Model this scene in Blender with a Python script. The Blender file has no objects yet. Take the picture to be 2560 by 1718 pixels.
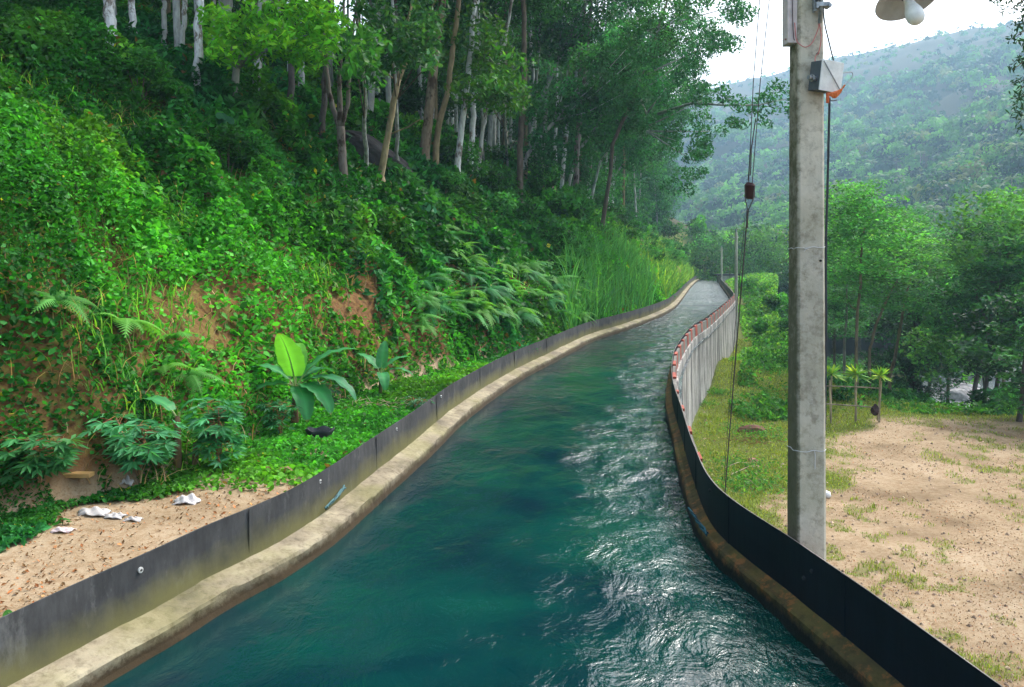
import bpy, math, random
import numpy as np
from mathutils import Vector
R = math.radians
rng = np.random.default_rng(11)
random.seed(11)
sc = bpy.context.scene
COL = sc.collection

# ---------------------------------------------------------------- camera, world, sun, exposure
CAMZ, F, CX, HY = 3.5, 1970.0, 1280.0, 646.0
cam_d = bpy.data.cameras.new("camera"); cam = bpy.data.objects.new("camera", cam_d); COL.objects.link(cam)
cam.location = (0, 0, CAMZ); cam.rotation_euler = (R(90), 0, 0)
cam_d.sensor_width = 36; cam_d.lens = F / 2560 * 36; cam_d.shift_y = -(859 - HY) / 2560
cam_d.clip_start = 0.05; cam_d.clip_end = 6000
sc.camera = cam

SUN_EL, SUN_AZ = 49.0, 46.0        # azimuth clockwise from +Y, the way the camera looks
w = bpy.data.worlds.new("World"); sc.world = w; w.use_nodes = True
nt = w.node_tree; nt.nodes.clear()
o_ = nt.nodes.new("ShaderNodeOutputWorld"); bg = nt.nodes.new("ShaderNodeBackground")
sky = nt.nodes.new("ShaderNodeTexSky"); sky.sky_type = 'NISHITA'; sky.sun_disc = False
sky.sun_elevation = R(SUN_EL); sky.sun_rotation = R(SUN_AZ)
sky.air_density = 1.0; sky.dust_density = 5.0; sky.ozone_density = 1.0
hs = nt.nodes.new("ShaderNodeHueSaturation"); hs.inputs['Saturation'].default_value = 0.42; hs.inputs['Value'].default_value = 1.5
nt.links.new(sky.outputs[0], hs.inputs['Color']); nt.links.new(hs.outputs[0], bg.inputs[0])
bg.inputs[1].default_value = 0.15
nt.links.new(bg.outputs[0], o_.inputs[0])
sl = bpy.data.lights.new("sun", 'SUN'); sl.energy = 1.7; sl.angle = R(11); sl.color = (1.0, 0.96, 0.9)
so = bpy.data.objects.new("sun", sl); COL.objects.link(so)
sd = Vector((math.sin(R(SUN_AZ)) * math.cos(R(SUN_EL)), math.cos(R(SUN_AZ)) * math.cos(R(SUN_EL)), math.sin(R(SUN_EL))))
so.rotation_euler = sd.to_track_quat('Z', 'Y').to_euler()
so.location = (0, -20, 60)
sc.view_settings.view_transform = 'Standard'; sc.view_settings.look = 'None'
sc.view_settings.exposure = 0.88; sc.view_settings.gamma = 1.0
sc.render.engine = 'CYCLES'
cy = sc.cycles
cy.max_bounces = 5; cy.diffuse_bounces = 3; cy.glossy_bounces = 2; cy.transmission_bounces = 3; cy.volume_bounces = 2
cy.transparent_max_bounces = 4
cy.caustics_reflective = False; cy.caustics_refractive = False
cy.use_denoising = True; cy.denoiser = 'OPENIMAGEDENOISE'
cy.use_adaptive_sampling = True; cy.adaptive_threshold = 0.02

# ---------------------------------------------------------------- maths helpers
def D2S(x, y): return x * 2560 / 2336.0, y * 1718 / 1568.0
def ray(x, y):                       # D pixel -> direction with y component 1
    sx, sy = D2S(x, y); return (sx - CX) / F, (HY - sy) / F
def at(x, y, d):
    a, b = ray(x, y); return Vector((a * d, d, CAMZ + b * d))
def SG(sx, sy, z):                   # a point of the photograph on the level z
    d = (CAMZ - z) * F / (sy - HY); return ((sx - CX) / F * d, d)
def hashn(ix, iy, k):
    h = (ix.astype(np.int64) * 374761393 + iy.astype(np.int64) * 668265263 + k * 982451653) & 0x7fffffff
    h = ((h ^ (h >> 13)) * 1274126177) & 0x7fffffff
    return ((h ^ (h >> 16)) & 0xffff) / 65535.0
def vnoise(x, y, k=0):
    x = np.asarray(x, float); y = np.asarray(y, float)
    ix = np.floor(x); iy = np.floor(y); fx = x - ix; fy = y - iy
    fx = fx * fx * (3 - 2 * fx); fy = fy * fy * (3 - 2 * fy)
    a = hashn(ix, iy, k); b = hashn(ix + 1, iy, k); c = hashn(ix, iy + 1, k); d = hashn(ix + 1, iy + 1, k)
    return (a * (1 - fx) + b * fx) * (1 - fy) + (c * (1 - fx) + d * fx) * fy
def fbm(x, y, k=0, n=4):
    s = 0; a = 1; t = 0
    for i in range(n):
        s = s + a * vnoise(np.asarray(x) * 2 ** i + 17.3 * i, np.asarray(y) * 2 ** i - 9.1 * i, k + i); t += a; a *= .5
    return s / t
def smooth(a, b, x):
    t = np.clip((np.asarray(x, float) - a) / (b - a), 0, 1); return t * t * (3 - 2 * t)
def catmull(P, step=0.12, grow=0.012):
    P = np.array(P, float); out = []
    Q = np.vstack([2 * P[0] - P[1], P, 2 * P[-1] - P[-2]])
    for i in range(1, len(Q) - 2):
        p0, p1, p2, p3 = Q[i - 1:i + 3]; L = np.linalg.norm(p2 - p1)
        st = max(step, grow * abs(p1[1])); n = max(2, int(L / st))
        for k in range(n):
            t = k / n
            out.append(.5 * ((2 * p1) + (-p0 + p2) * t + (2 * p0 - 5 * p1 + 4 * p2 - p3) * t * t + (-p0 + 3 * p1 - 3 * p2 + p3) * t ** 3))
    out.append(P[-1]); return np.array(out)

# the canal's two edges, traced on the plan
LP = [(-9.9, -12), (-6.7, -3), (-5.9, -.6), (-5.1, 1.6), (-4.25, 4.0), (-3.76, 5.25)] + [SG(*p, 0.0) for p in [(257, 1718), (445, 1605), (582, 1519), (702, 1451), (800, 1389), (891, 1314), (971, 1238), (1083, 1136),
      (1178, 1043), (1300, 954), (1395, 902), (1485, 854), (1580, 821), (1661, 788), (1697, 761), (1727, 720)]] + [(28.3, 120), (33.4, 135), (40, 150), (52, 172)]
RP = [(4.3, -12), (3.95, -3), (3.75, 0), (3.45, 2.5)] + [SG(*p, 0.76) for p in [(2498, 1718), (2195, 1499), (1989, 1357), (1792, 1219), (1733, 1112), (1702, 1017), (1681, 950), (1680, 905), (1691, 866),
      (1727, 818), (1769, 791), (1808, 760)]] + [(16.4, 58.5), (18.4, 66), (23.2, 86), (28.3, 107), (33, 124), (39, 137), (48, 153), (62, 172)]
LE = catmull(LP); RE = catmull(RP)
def arclen(P): return np.concatenate([[0], np.cumsum(np.linalg.norm(np.diff(P, axis=0), axis=1))])
def normals_left(P):
    T = np.gradient(P, axis=0); T /= np.linalg.norm(T, axis=1)[:, None]
    k = 5; Tp = np.pad(T, ((k, k), (0, 0)), 'edge'); T = np.array([Tp[i:i + 2 * k + 1].mean(0) for i in range(len(T))])
    T /= np.linalg.norm(T, axis=1)[:, None]
    return np.stack([-T[:, 1], T[:, 0]], 1)
LN = normals_left(LE); RN = normals_left(RE); LS = arclen(LE); RS = arclen(RE)

def sd_left(x, y):
    """signed distance left of the left edge, and the y of the nearest edge point"""
    x = np.atleast_1d(np.asarray(x, float)); y = np.atleast_1d(np.asarray(y, float))
    s = np.empty(len(x)); t = np.empty(len(x)); P = LE[::3]; N = LN[::3]
    for a in range(0, len(x), 20000):
        dx = x[a:a + 20000, None] - P[None, :, 0]; dy = y[a:a + 20000, None] - P[None, :, 1]
        i = np.argmin(dx * dx + dy * dy, 1); j = np.arange(len(i))
        s[a:a + 20000] = dx[j, i] * N[i, 0] + dy[j, i] * N[i, 1]; t[a:a + 20000] = P[i, 1]
    return s, t
def left_z(s, t, x, y):
    s0 = 2.5 + .5 * smooth(10, 7.5, t) - 1.75 * smooth(13, 26, t)
    m = 1.55 * (.85 + .3 * fbm(x / 4, y / 4, 3))
    a = np.clip(s - s0, 0, None)
    up = m * np.clip(a, 0, 1.25) + .80 * np.clip(a - 1.25, 0, 6.0) + .56 * np.clip(a - 7.25, 0, 70) + .3 * np.clip(a - 77, 0, 400)
    rough = (fbm(x / 5, y / 5, 7) - .5) * 1.6 * smooth(0.6, 4, a) + (fbm(x / .9, y / .9, 9) - .5) * .35 * smooth(.1, 1, a)
    return .52 + .02 * s + up + rough + (fbm(x / .7, y / .7, 5) - .5) * .07
RIDGE = ([-.6, 0, .26, .39, .457, .547, .65, 1.0, 1.6], [.10, .15, .218, .25, .264, .286, .3025, .34, .36])
def right_z(x, y):
    x = np.asarray(x, float); y = np.asarray(y, float); yy = np.maximum(y, 1)
    rr = np.clip(x / yy, -.6, 1.6); d = np.hypot(x, y)
    base = -2.7 + (fbm(x / 3, y / 3, 21) - .5) * .16 + (fbm(x / .6, y / .6, 22) - .5) * .05
    # bench beside the canal falling away to the river on the right
    edge = np.interp(y, [-20, 10, 26, 31, 36, 45, 70, 120, 250], [60, 50, 32, 21, 16.5, 19, 25, 42, 120])
    # behind about 31 m the yard's far edge drops, sooner on the right
    base = base + 2.9 * smooth(60, 84, y) * smooth(150, 110, y)
    far = np.where(x > np.maximum(15.2, edge - 1.5), (y - (31.5 - (x - 9) * .10)), -9)
    off = np.maximum(x - edge, far * .8)
    fall = np.clip(off, 0, 60)
    z = base - .34 * fall * smooth(0, 4, fall) - 0.0
    z = np.maximum(z, -10.2 + (fbm(x / 9, y / 9, 24) - .5) * 1.0)
    # bumps by the path
    z = z + .9 * np.exp(-((x - 11.5) ** 2 / 9 + (y - 40) ** 2 / 30)) * (x > 2)
    df = np.interp(rr, [0, .2, .4, .65, 1.6], [330, 300, 190, 120, 110]); dr = np.interp(rr, [0, .26, .65, 1.6], [1300, 1150, 860, 700])
    zr = np.interp(rr, *RIDGE) * dr + CAMZ
    u = np.clip((yy - df) / (dr - df), 0, 1)
    hill = (zr + 10) * u ** 1.22 + (fbm(x / 90, y / 90, 31) - .5) * 44 * smooth(.02, .35, u) * (1 - .7 * smooth(.8, 1, u))
    back = np.clip(yy - dr, 0, None)
    return np.where(y > 60, np.maximum(z + hill - back * .25, -14), z)
def terrain(x, y):
    x = np.atleast_1d(np.asarray(x, float)); y = np.atleast_1d(np.asarray(y, float))
    s, t = sd_left(x, y)
    return np.where((s > .2) & (y < 172) & (s < 225), left_z(s, t, x, y), right_z(x, y)), s, t
def hit(px, py, lift=0.0, dmin=4, dmax=260):
    a, b = ray(px, py); d = np.geomspace(dmin, dmax, 900)
    z, s, t = terrain(a * d, d); k = np.where((CAMZ + b * d) < z + lift)[0]
    k = k[0] if len(k) else len(d) - 1
    return Vector((a * d[k], d[k], z[k]))
def gz(x, y): return float(terrain([x], [y])[0][0])

# ---------------------------------------------------------------- mesh and object helpers
def tag(o, label=None, cat=None, group=None, kind=None):
    if label: o['label'] = label
    if cat: o['category'] = cat
    if group: o['group'] = group
    if kind: o['kind'] = kind
    return o
def empty(name, loc, label, cat, group=None, rz=0):
    o = bpy.data.objects.new(name, None); COL.objects.link(o); o.location = loc; o.rotation_euler = (0, 0, rz)
    o.empty_display_size = .2
    return tag(o, label, cat, group)
def np_mesh(name, V, Fc, cols=None, mats=(), midx=None, smooth_=False):
    V = np.asarray(V, np.float32); me = bpy.data.meshes.new(name)
    if isinstance(Fc, np.ndarray):
        n, k = Fc.shape; me.vertices.add(len(V)); me.vertices.foreach_set('co', V.ravel())
        me.loops.add(n * k); me.loops.foreach_set('vertex_index', Fc.astype(np.int32).ravel())
        me.polygons.add(n); me.polygons.foreach_set('loop_start', np.arange(0, n * k, k, dtype=np.int32))
    else:
        me.from_pydata([tuple(v) for v in V.tolist()], [], [tuple(f) for f in Fc])
    if cols is not None:
        ca = me.color_attributes.new('tint', 'FLOAT_COLOR', 'POINT')
        c = np.ones((len(V), 4), np.float32); c[:, :3] = cols; ca.data.foreach_set('color', c.ravel())
    for m in mats: me.materials.append(m)
    if midx is not None: me.polygons.foreach_set('material_index', np.asarray(midx, np.int32))
    me.update(calc_edges=True)
    me.polygons.foreach_set('use_smooth', np.full(len(me.polygons), bool(smooth_)))
    me.validate(); return me
def link(name, me, parent=None, loc=(0, 0, 0)):
    o = bpy.data.objects.new(name, me); COL.objects.link(o); o.location = loc
    if parent: o.parent = parent
    return o
class MB:
    """collects pieces of ONE mesh"""
    def __init__(s): s.v = []; s.f = []; s.c = []; s.n = 0; s.m = []
    def add(s, V, Fc, c=None, m=0):
        V = np.asarray(V, float); s.v.append(V); s.f += [tuple(int(i) + s.n for i in f) for f in Fc]
        s.c.append(np.broadcast_to(np.array(c if c is not None else (1, 1, 1), float), (len(V), 3))); s.n += len(V); s.m += [m] * len(Fc); return s
    def tube(s, pts, rad, k=8, c=None, m=0, cap=True):
        V, Fc = tube(pts, rad, k, cap); return s.add(V, Fc, c, m)
    def box(s, a, b, c=None, m=0, bev=0):
        x0, y0, z0 = a; x1, y1, z1 = b
        V = [(x, y, z) for z in (z0, z1) for x, y in ((x0, y0), (x1, y0), (x1, y1), (x0, y1))]
        return s.add(V, [(3, 2, 1, 0), (4, 5, 6, 7), (0, 1, 5, 4), (1, 2, 6, 5), (2, 3, 7, 6), (3, 0, 4, 7)], c, m)
    def build(s, name, mats, parent=None, smooth_=False, loc=(0, 0, 0), bevel=0):
        if not isinstance(mats, (list, tuple)): mats = (mats,)
        V = np.vstack(s.v)
        me = np_mesh(name, V, s.f, np.vstack(s.c), mats, s.m, smooth_)
        o = link(name, me, parent, loc)
        if bevel:
            bm = o.modifiers.new('b', 'BEVEL'); bm.width = bevel; bm.segments = 2; bm.limit_method = 'ANGLE'
        return o
def tube(pts, rad, k=8, cap=True):
    P = [Vector(p) for p in pts]; n = len(P)
    if not hasattr(rad, '__len__'): rad = [rad] * n
    V = []; ref = Vector((1, 0, 0))
    for i, p in enumerate(P):
        d = (P[min(i + 1, n - 1)] - P[max(i - 1, 0)]).normalized()
        if abs(d.dot(ref)) > .95: ref = Vector((0, 1, 0)) if abs(d.y) < .9 else Vector((0, 0, 1))
        u = d.cross(ref).normalized(); v = d.cross(u); ref = v.cross(d).normalized() if False else ref
        for j in range(k):
            a = 2 * math.pi * j / k; V.append(p + (u * math.cos(a) + v * math.sin(a)) * rad[i])
    Fc = [(i * k + j, i * k + (j + 1) % k, (i + 1) * k + (j + 1) % k, (i + 1) * k + j) for i in range(n - 1) for j in range(k)]
    if cap: Fc += [tuple(range(k - 1, -1, -1)), tuple((n - 1) * k + j for j in range(k))]
    return [tuple(v) for v in V], Fc
def wob(pts, a, n=4, seed=0):        # subdivide a polyline with a slight crookedness
    r = random.Random(seed); out = []
    P = [Vector(p) for p in pts]
    for i in range(len(P) - 1):
        for k in range(n):
            t = k / n; q = P[i].lerp(P[i + 1], t)
            if not (i == 0 and k == 0): q = q + Vector((r.uniform(-a, a), r.uniform(-a, a), 0))
            out.append(q)
    out.append(P[-1]); return out

# ---------------------------------------------------------------- materials
def mat(name, build, disp=False):
    m = bpy.data.materials.new(name); m.use_nodes = True; t = m.node_tree; t.nodes.clear()
    out = t.nodes.new("ShaderNodeOutputMaterial")
    def N(ty, **kw):
        n = t.nodes.new(ty)
        for k, v in kw.items():
            if k in n.inputs: n.inputs[k].default_value = v
            else: setattr(n, k, v)
        return n
    def Lk(a, b): t.links.new(a, b)
    sh = build(N, Lk); Lk(sh, out.inputs[0]); return m
def ramp(N, Lk, fac, stops, interp='LINEAR'):
    r = N("ShaderNodeValToRGB"); e = r.color_ramp.elements; r.color_ramp.interpolation = interp
    while len(e) < len(stops): e.new(.5)
    for i, (p, c) in enumerate(stops): e[i].position = p; e[i].color = (*c, 1) if len(c) == 3 else c
    Lk(fac, r.inputs[0]); return r.outputs[0]
def noise(N, Lk, scale, detail=4, rough=.55, vec=None, scl=None):
    tc = N("ShaderNodeTexCoord"); n = N("ShaderNodeTexNoise", Scale=scale, Detail=detail, Roughness=rough)
    src = tc.outputs['Object'] if vec is None else vec
    if scl:
        mp = N("ShaderNodeMapping"); mp.inputs['Scale'].default_value = scl; Lk(src, mp.inputs[0]); src = mp.outputs[0]
    Lk(src, n.inputs['Vector']); return n.outputs[0]
def mix(N, Lk, f, a, b, mode='MIX'):
    m = N("ShaderNodeMix", data_type='RGBA', blend_type=mode)
    for k, v in ((0, f), (6, a), (7, b)):
        if isinstance(v, bpy.types.NodeSocket): Lk(v, m.inputs[k])
        else: m.inputs[k].default_value = v if k == 0 else (*v, 1)
    return m.outputs[2]
def bump(N, Lk, h, s=.5, d=.02):
    b = N("ShaderNodeBump", Strength=s, Distance=d); Lk(h, b.inputs['Height']); return b.outputs[0]
def pbsdf(N, Lk, col, rough=.8, nrm=None, spec=.3, metal=0):
    p = N("ShaderNodeBsdfPrincipled"); p.inputs['Metallic'].default_value = metal
    p.inputs['Specular IOR Level'].default_value = spec
    for k, v in (('Base Color', col), ('Roughness', rough)):
        if isinstance(v, bpy.types.NodeSocket): Lk(v, p.inputs[k])
        else: p.inputs[k].default_value = (*v, 1) if k == 'Base Color' else v
    if nrm is not None: Lk(nrm, p.inputs['Normal'])
    return p.outputs[0]

def leaf_mat(name, gain=1.0, trans=.38, spec=.12, rough=.55, jitter=.25):
    def b(N, Lk):
        a = N("ShaderNodeAttribute", attribute_name='tint'); oi = N("ShaderNodeObjectInfo")
        mr = N("ShaderNodeMapRange"); Lk(oi.outputs['Random'], mr.inputs[0]); mr.inputs[3].default_value = gain * (1 - jitter); mr.inputs[4].default_value = gain * (1 + jitter)
        vm = N("ShaderNodeVectorMath", operation='SCALE'); Lk(a.outputs['Color'], vm.inputs[0]); Lk(mr.outputs[0], vm.inputs['Scale'])
        p = pbsdf(N, Lk, vm.outputs[0], rough, None, spec)
        tr = N("ShaderNodeBsdfTranslucent"); tm = mix(N, Lk, 1.0, vm.outputs[0], (1.5, 1.6, .6), 'MULTIPLY'); Lk(tm, tr.inputs[0])
        ms = N("ShaderNodeMixShader"); ms.inputs[0].default_value = trans; Lk(p, ms.inputs[1]); Lk(tr.outputs[0], ms.inputs[2])
        return ms.outputs[0]
    return mat(name, b)
M = {}
M['leaf'] = leaf_mat('leaf'); M['cover'] = leaf_mat('undergrowth_leaf', jitter=0); M['bigleaf'] = leaf_mat('broad_leaf', trans=.35, spec=.2, rough=.5, jitter=.1)
def tinted(name, scale, lo, hi, rough=.9, bs=.6, bd=.02, scl=None, spec=.2):
    def b(N, Lk):
        a = N("ShaderNodeAttribute", attribute_name='tint'); n = noise(N, Lk, scale, 6, .6, scl=scl)
        r = ramp(N, Lk, n, [(.3, (lo,) * 3), (.7, (hi,) * 3)]); c = mix(N, Lk, 1.0, a.outputs['Color'], r, 'MULTIPLY')
        return pbsdf(N, Lk, c, rough, bump(N, Lk, n, bs, bd), spec)
    return mat(name, b)
M['bark'] = tinted('bark', 5, .35, 1.25, scl=(1, 1, .35), bd=.03)
def pale_bark(N, Lk):
    a = N("ShaderNodeAttribute", attribute_name='tint')
    n = noise(N, Lk, 2.6, 7, .68, scl=(1, 1, .5)); n2 = noise(N, Lk, 14, 4, .6, scl=(1, 1, .25))
    patch = ramp(N, Lk, n, [(.52, (1, 1, 1)), (.58, (.30, .24, .2))])
    c = mix(N, Lk, 1.0, a.outputs['Color'], patch, 'MULTIPLY'); c = mix(N, Lk, .5, c, ramp(N, Lk, n2, [(.35, (.35, .33, .3)), (.6, (1, 1, 1))]), 'MULTIPLY')
    return pbsdf(N, Lk, c, .9, bump(N, Lk, n2, .5, .02), .15)
M['pale_bark'] = mat('pale_bark', pale_bark)
M['dry'] = leaf_mat('dry_leaf', trans=.1, spec=.15, rough=.8, jitter=0)
M['tinted'] = tinted('painted_surface', 9, .8, 1.12, rough=.6, bs=.2, bd=.005)
M['stone'] = tinted('stone', 2.2, .45, 1.4, bd=.08)
M['metal'] = mat('galvanised_metal', lambda N, Lk: pbsdf(N, Lk, ramp(N, Lk, noise(N, Lk, 20), [(.3, (.16, .18, .2)), (.7, (.42, .46, .5))]), .45, None, .5, .7))
M['wire'] = mat('wire', lambda N, Lk: pbsdf(N, Lk, (.055, .05, .05), .5))
M['white_wire'] = mat('pale_wire', lambda N, Lk: pbsdf(N, Lk, (.55, .56, .58), .4))

def ground_mat(N, Lk):
    a = N("ShaderNodeAttribute", attribute_name='tint')       # r: green cover, g: red earth, b: far wood
    sep = N("ShaderNodeSeparateColor"); Lk(a.outputs['Color'], sep.inputs[0])
    n1 = noise(N, Lk, .55, 6, .6); n2 = noise(N, Lk, 9, 5, .65); n3 = noise(N, Lk, 42, 3, .7)
    sand = ramp(N, Lk, n1, [(.3, (.20, .145, .088)), (.5, (.335, .255, .165)), (.72, (.44, .35, .245))])
    sp = ramp(N, Lk, n3, [(.36, (.55, .42, .3)), (.5, (1, 1, 1))]); sand = mix(N, Lk, .5, sand, sp, 'MULTIPLY')
    sand = mix(N, Lk, .5, sand, ramp(N, Lk, n2, [(.36, (.6, .45, .3)), (.56, (1, 1, 1))]), 'MULTIPLY')
    grass = ramp(N, Lk, n2, [(.3, (.045, .075, .012)), (.7, (.16, .19, .04))])
    red = ramp(N, Lk, n2, [(.3, (.06, .032, .014)), (.7, (.24, .125, .05))])
    def mask(ch, nn, wdt):
        ad = N("ShaderNodeMath", operation='ADD'); Lk(ch, ad.inputs[0]); s_ = N("ShaderNodeMath", operation='MULTIPLY_ADD'); Lk(nn, s_.inputs[0]); s_.inputs[1].default_value = wdt; s_.inputs[2].default_value = -wdt / 2
        Lk(s_.outputs[0], ad.inputs[1]); mr = N("ShaderNodeMapRange"); Lk(ad.outputs[0], mr.inputs[0]); mr.inputs[1].default_value = .36; mr.inputs[2].default_value = .64; return mr.outputs[0]
    c = mix(N, Lk, mask(sep.outputs[1], n2, .7), sand, red); c = mix(N, Lk, mask(sep.outputs[0], n2, 1.1), c, grass)
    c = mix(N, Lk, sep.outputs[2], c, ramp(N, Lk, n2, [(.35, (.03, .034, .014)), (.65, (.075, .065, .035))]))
    return pbsdf(N, Lk, c, .95, bump(N, Lk, n3, .5, .02), .1)
M['ground'] = mat('ground', ground_mat)

def concrete(lo, mid, hi, streak=0.0, rough=.9, moss=0.0, wet=0.0, wetc=(.10, .06, .025), side=0, rust=0):
    def b(N, Lk):
        n1 = noise(N, Lk, 1.3, 7, .65); n2 = noise(N, Lk, 11, 5, .7); n3 = noise(N, Lk, 60, 3, .7)
        c = ramp(N, Lk, n1, [(.3, lo), (.5, mid), (.68, hi)])
        c = mix(N, Lk, .7, c, ramp(N, Lk, n2, [(.3, (.35, .33, .3)), (.52, (1, 1, 1))]), 'MULTIPLY')
        if streak:
            st = noise(N, Lk, 1.5, 8, .62, scl=(1, 1, .16)); c = mix(N, Lk, streak, c, ramp(N, Lk, st, [(.40, (.13, .13, .14)), (.50, (.6, .59, .58)), (.60, (1.1, 1.08, 1.05))]), 'MULTIPLY')
        if moss:
            ms = noise(N, Lk, .9, 5, .6); c = mix(N, Lk, ramp(N, Lk, ms, [(.45, (0, 0, 0)), (.62, (moss,) * 3)]), c, (.17, .17, .035))
        if rust:
            rn = noise(N, Lk, 5, 6, .7); c = mix(N, Lk, ramp(N, Lk, rn, [(.52, (0, 0, 0)), (.6, (.8,) * 3)]), c, (.22, .10, .035))
        if wet:      # the stain the water leaves up to its highest level
            g = N("ShaderNodeNewGeometry"); sx = N("ShaderNodeSeparateXYZ"); Lk(g.outputs['Position'], sx.inputs[0])
            ad = N("ShaderNodeMath", operation='MULTIPLY_ADD'); Lk(n2, ad.inputs[0]); ad.inputs[1].default_value = .16; Lk(sx.outputs[2], ad.inputs[2])
            f = N("ShaderNodeMapRange"); Lk(ad.outputs[0], f.inputs[0]); f.inputs[1].default_value = .16; f.inputs[2].default_value = .27
            c = mix(N, Lk, f.outputs[0], wetc, c)
        if side:     # left side darkened: its shade painted into the colour, with olive algae
            tc = N("ShaderNodeTexCoord"); sx = N("ShaderNodeSeparateXYZ"); Lk(tc.outputs['Object'], sx.inputs[0])
            ad = N("ShaderNodeMath", operation='MULTIPLY_ADD'); Lk(n2, ad.inputs[0]); ad.inputs[1].default_value = .05; Lk(sx.outputs[0], ad.inputs[2])
            f = N("ShaderNodeMapRange"); Lk(ad.outputs[0], f.inputs[0]); f.inputs[1].default_value = -.115; f.inputs[2].default_value = -.085; f.inputs[3].default_value = .85; f.inputs[4].default_value = 0
            c = mix(N, Lk, f.outputs[0], c, (.06, .065, .03))
        return pbsdf(N, Lk, c, rough, bump(N, Lk, n2, .6, .015), .25)
    return b
M['ledge'] = mat('ledge_mortar', concrete((.11, .095, .07), (.25, .21, .145), (.38, .335, .23), moss=.35, wet=1, wetc=(.07, .048, .025)))
M['ledge_dark'] = mat('mossy_ledge_mortar', concrete(rust=1, lo=(.02, .024, .018), mid=(.07, .055, .025), hi=(.15, .10, .04), moss=.3, wet=1, wetc=(.006, .012, .013)))
M['wall'] = mat('streaked_concrete', concrete((.28, .27, .26), (.4, .39, .375), (.5, .49, .47), streak=.85))
M['band'] = mat('grey_concrete_and_highlight', concrete((.11, .105, .095), (.17, .16, .145), (.24, .23, .2)))
M['red'] = mat('red_paint', concrete((.24, .045, .03), (.34, .07, .045), (.44, .12, .08), rough=.7))
M['pole'] = mat('pole_concrete', concrete((.48, .46, .39), (.64, .61, .53), (.76, .72, .63), streak=.3, moss=.25, side=1))
def rubber(dark, b0, b1, mossy):
    def b(N, Lk):
        n1 = noise(N, Lk, 1.1, 6, .65); n2 = noise(N, Lk, 7, 6, .7, scl=(1, 1, .25)); g = N("ShaderNodeNewGeometry"); sx = N("ShaderNodeSeparateXYZ"); Lk(g.outputs['Position'], sx.inputs[0])
        c = ramp(N, Lk, n1, [(.3, b0), (.7, b1)]); c = mix(N, Lk, .6, c, ramp(N, Lk, n2, [(.32, (.45, .45, .45)), (.6, (1.1, 1.1, 1.1))]), 'MULTIPLY')
        dust = noise(N, Lk, 3.3, 7, .75, scl=(1, 1, .45)); c = mix(N, Lk, ramp(N, Lk, dust, [(.56, (0, 0, 0)), (.7, (.3 * mossy,) * 3)]), c, (.34, .34, .32))
        a = N("ShaderNodeMath", operation='MULTIPLY_ADD'); Lk(n1, a.inputs[0]); a.inputs[1].default_value = -.55; Lk(sx.outputs[2], a.inputs[2])
        f = N("ShaderNodeMapRange"); Lk(a.outputs[0], f.inputs[0]); f.inputs[1].default_value = .02; f.inputs[2].default_value = .30; f.inputs[3].default_value = mossy; f.inputs[4].default_value = 0
        c = mix(N, Lk, f.outputs[0], c, (.15, .14, .05))
        return pbsdf(N, Lk, c, dark, bump(N, Lk, n2, .25, .01), .15)
    return b
M['rubber'] = mat('weathered_rubber', rubber(.85, (.035, .037, .04), (.085, .085, .085), .8))
M['rubber_dark'] = mat('wet_black_rubber', rubber(.5, (.004, .009, .016), (.007, .014, .024), 0.0))

def water_mat(N, Lk):
    tc = N("ShaderNodeTexCoord")
    def nz(s, d, scl=(1, 1, 1), rot=R(-14)):
        mp = N("ShaderNodeMapping"); mp.inputs['Rotation'].default_value = (0, 0, rot); mp.inputs['Scale'].default_value = scl; Lk(tc.outputs['Object'], mp.inputs[0])
        n = N("ShaderNodeTexNoise", Scale=s, Detail=d, Roughness=.6, Distortion=.6); Lk(mp.outputs[0], n.inputs['Vector']); return n.outputs[0]
    a, b = nz(2.3, 5, (1, .7, 1)), nz(10, 4, (1, .7, 1))
    at_ = N("ShaderNodeAttribute", attribute_name='tint'); sp = N("ShaderNodeSeparateColor"); Lk(at_.outputs['Color'], sp.inputs[0])
    b1 = N("ShaderNodeBump", Strength=1.0, Distance=.15); hm_ = N("ShaderNodeMath", operation='MULTIPLY_ADD'); Lk(sp.outputs[2], hm_.inputs[0]); hm_.inputs[1].default_value = 5.0; hm_.inputs[2].default_value = 1.15; hh_ = N("ShaderNodeMath", operation='MULTIPLY'); Lk(a, hh_.inputs[0]); Lk(hm_.outputs[0], hh_.inputs[1]); Lk(hh_.outputs[0], b1.inputs['Height']); Lk(sp.outputs[0], b1.inputs['Strength'])
    b2 = N("ShaderNodeBump", Strength=.9, Distance=.026); Lk(sp.outputs[0], b2.inputs['Strength']); Lk(b, b2.inputs['Height']); Lk(b1.outputs[0], b2.inputs['Normal'])
    depth = nz(.35, 4)
    c = ramp(N, Lk, depth, [(.35, (.001, .015, .026)), (.65, (.001, .050, .039))])
    p = N("ShaderNodeBsdfPrincipled"); Lk(c, p.inputs['Base Color']); Lk(sp.outputs[1], p.inputs['Roughness']); p.inputs['IOR'].default_value = 1.5
    Lk(b2.outputs[0], p.inputs['Normal']); return p.outputs[0]
M['water'] = mat('canal_water', water_mat)
M['river'] = mat('river_water', lambda N, Lk: pbsdf(N, Lk, (.18, .21, .2), .2, bump(N, Lk, noise(N, Lk, 1.5), .6, .1), .5))

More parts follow.
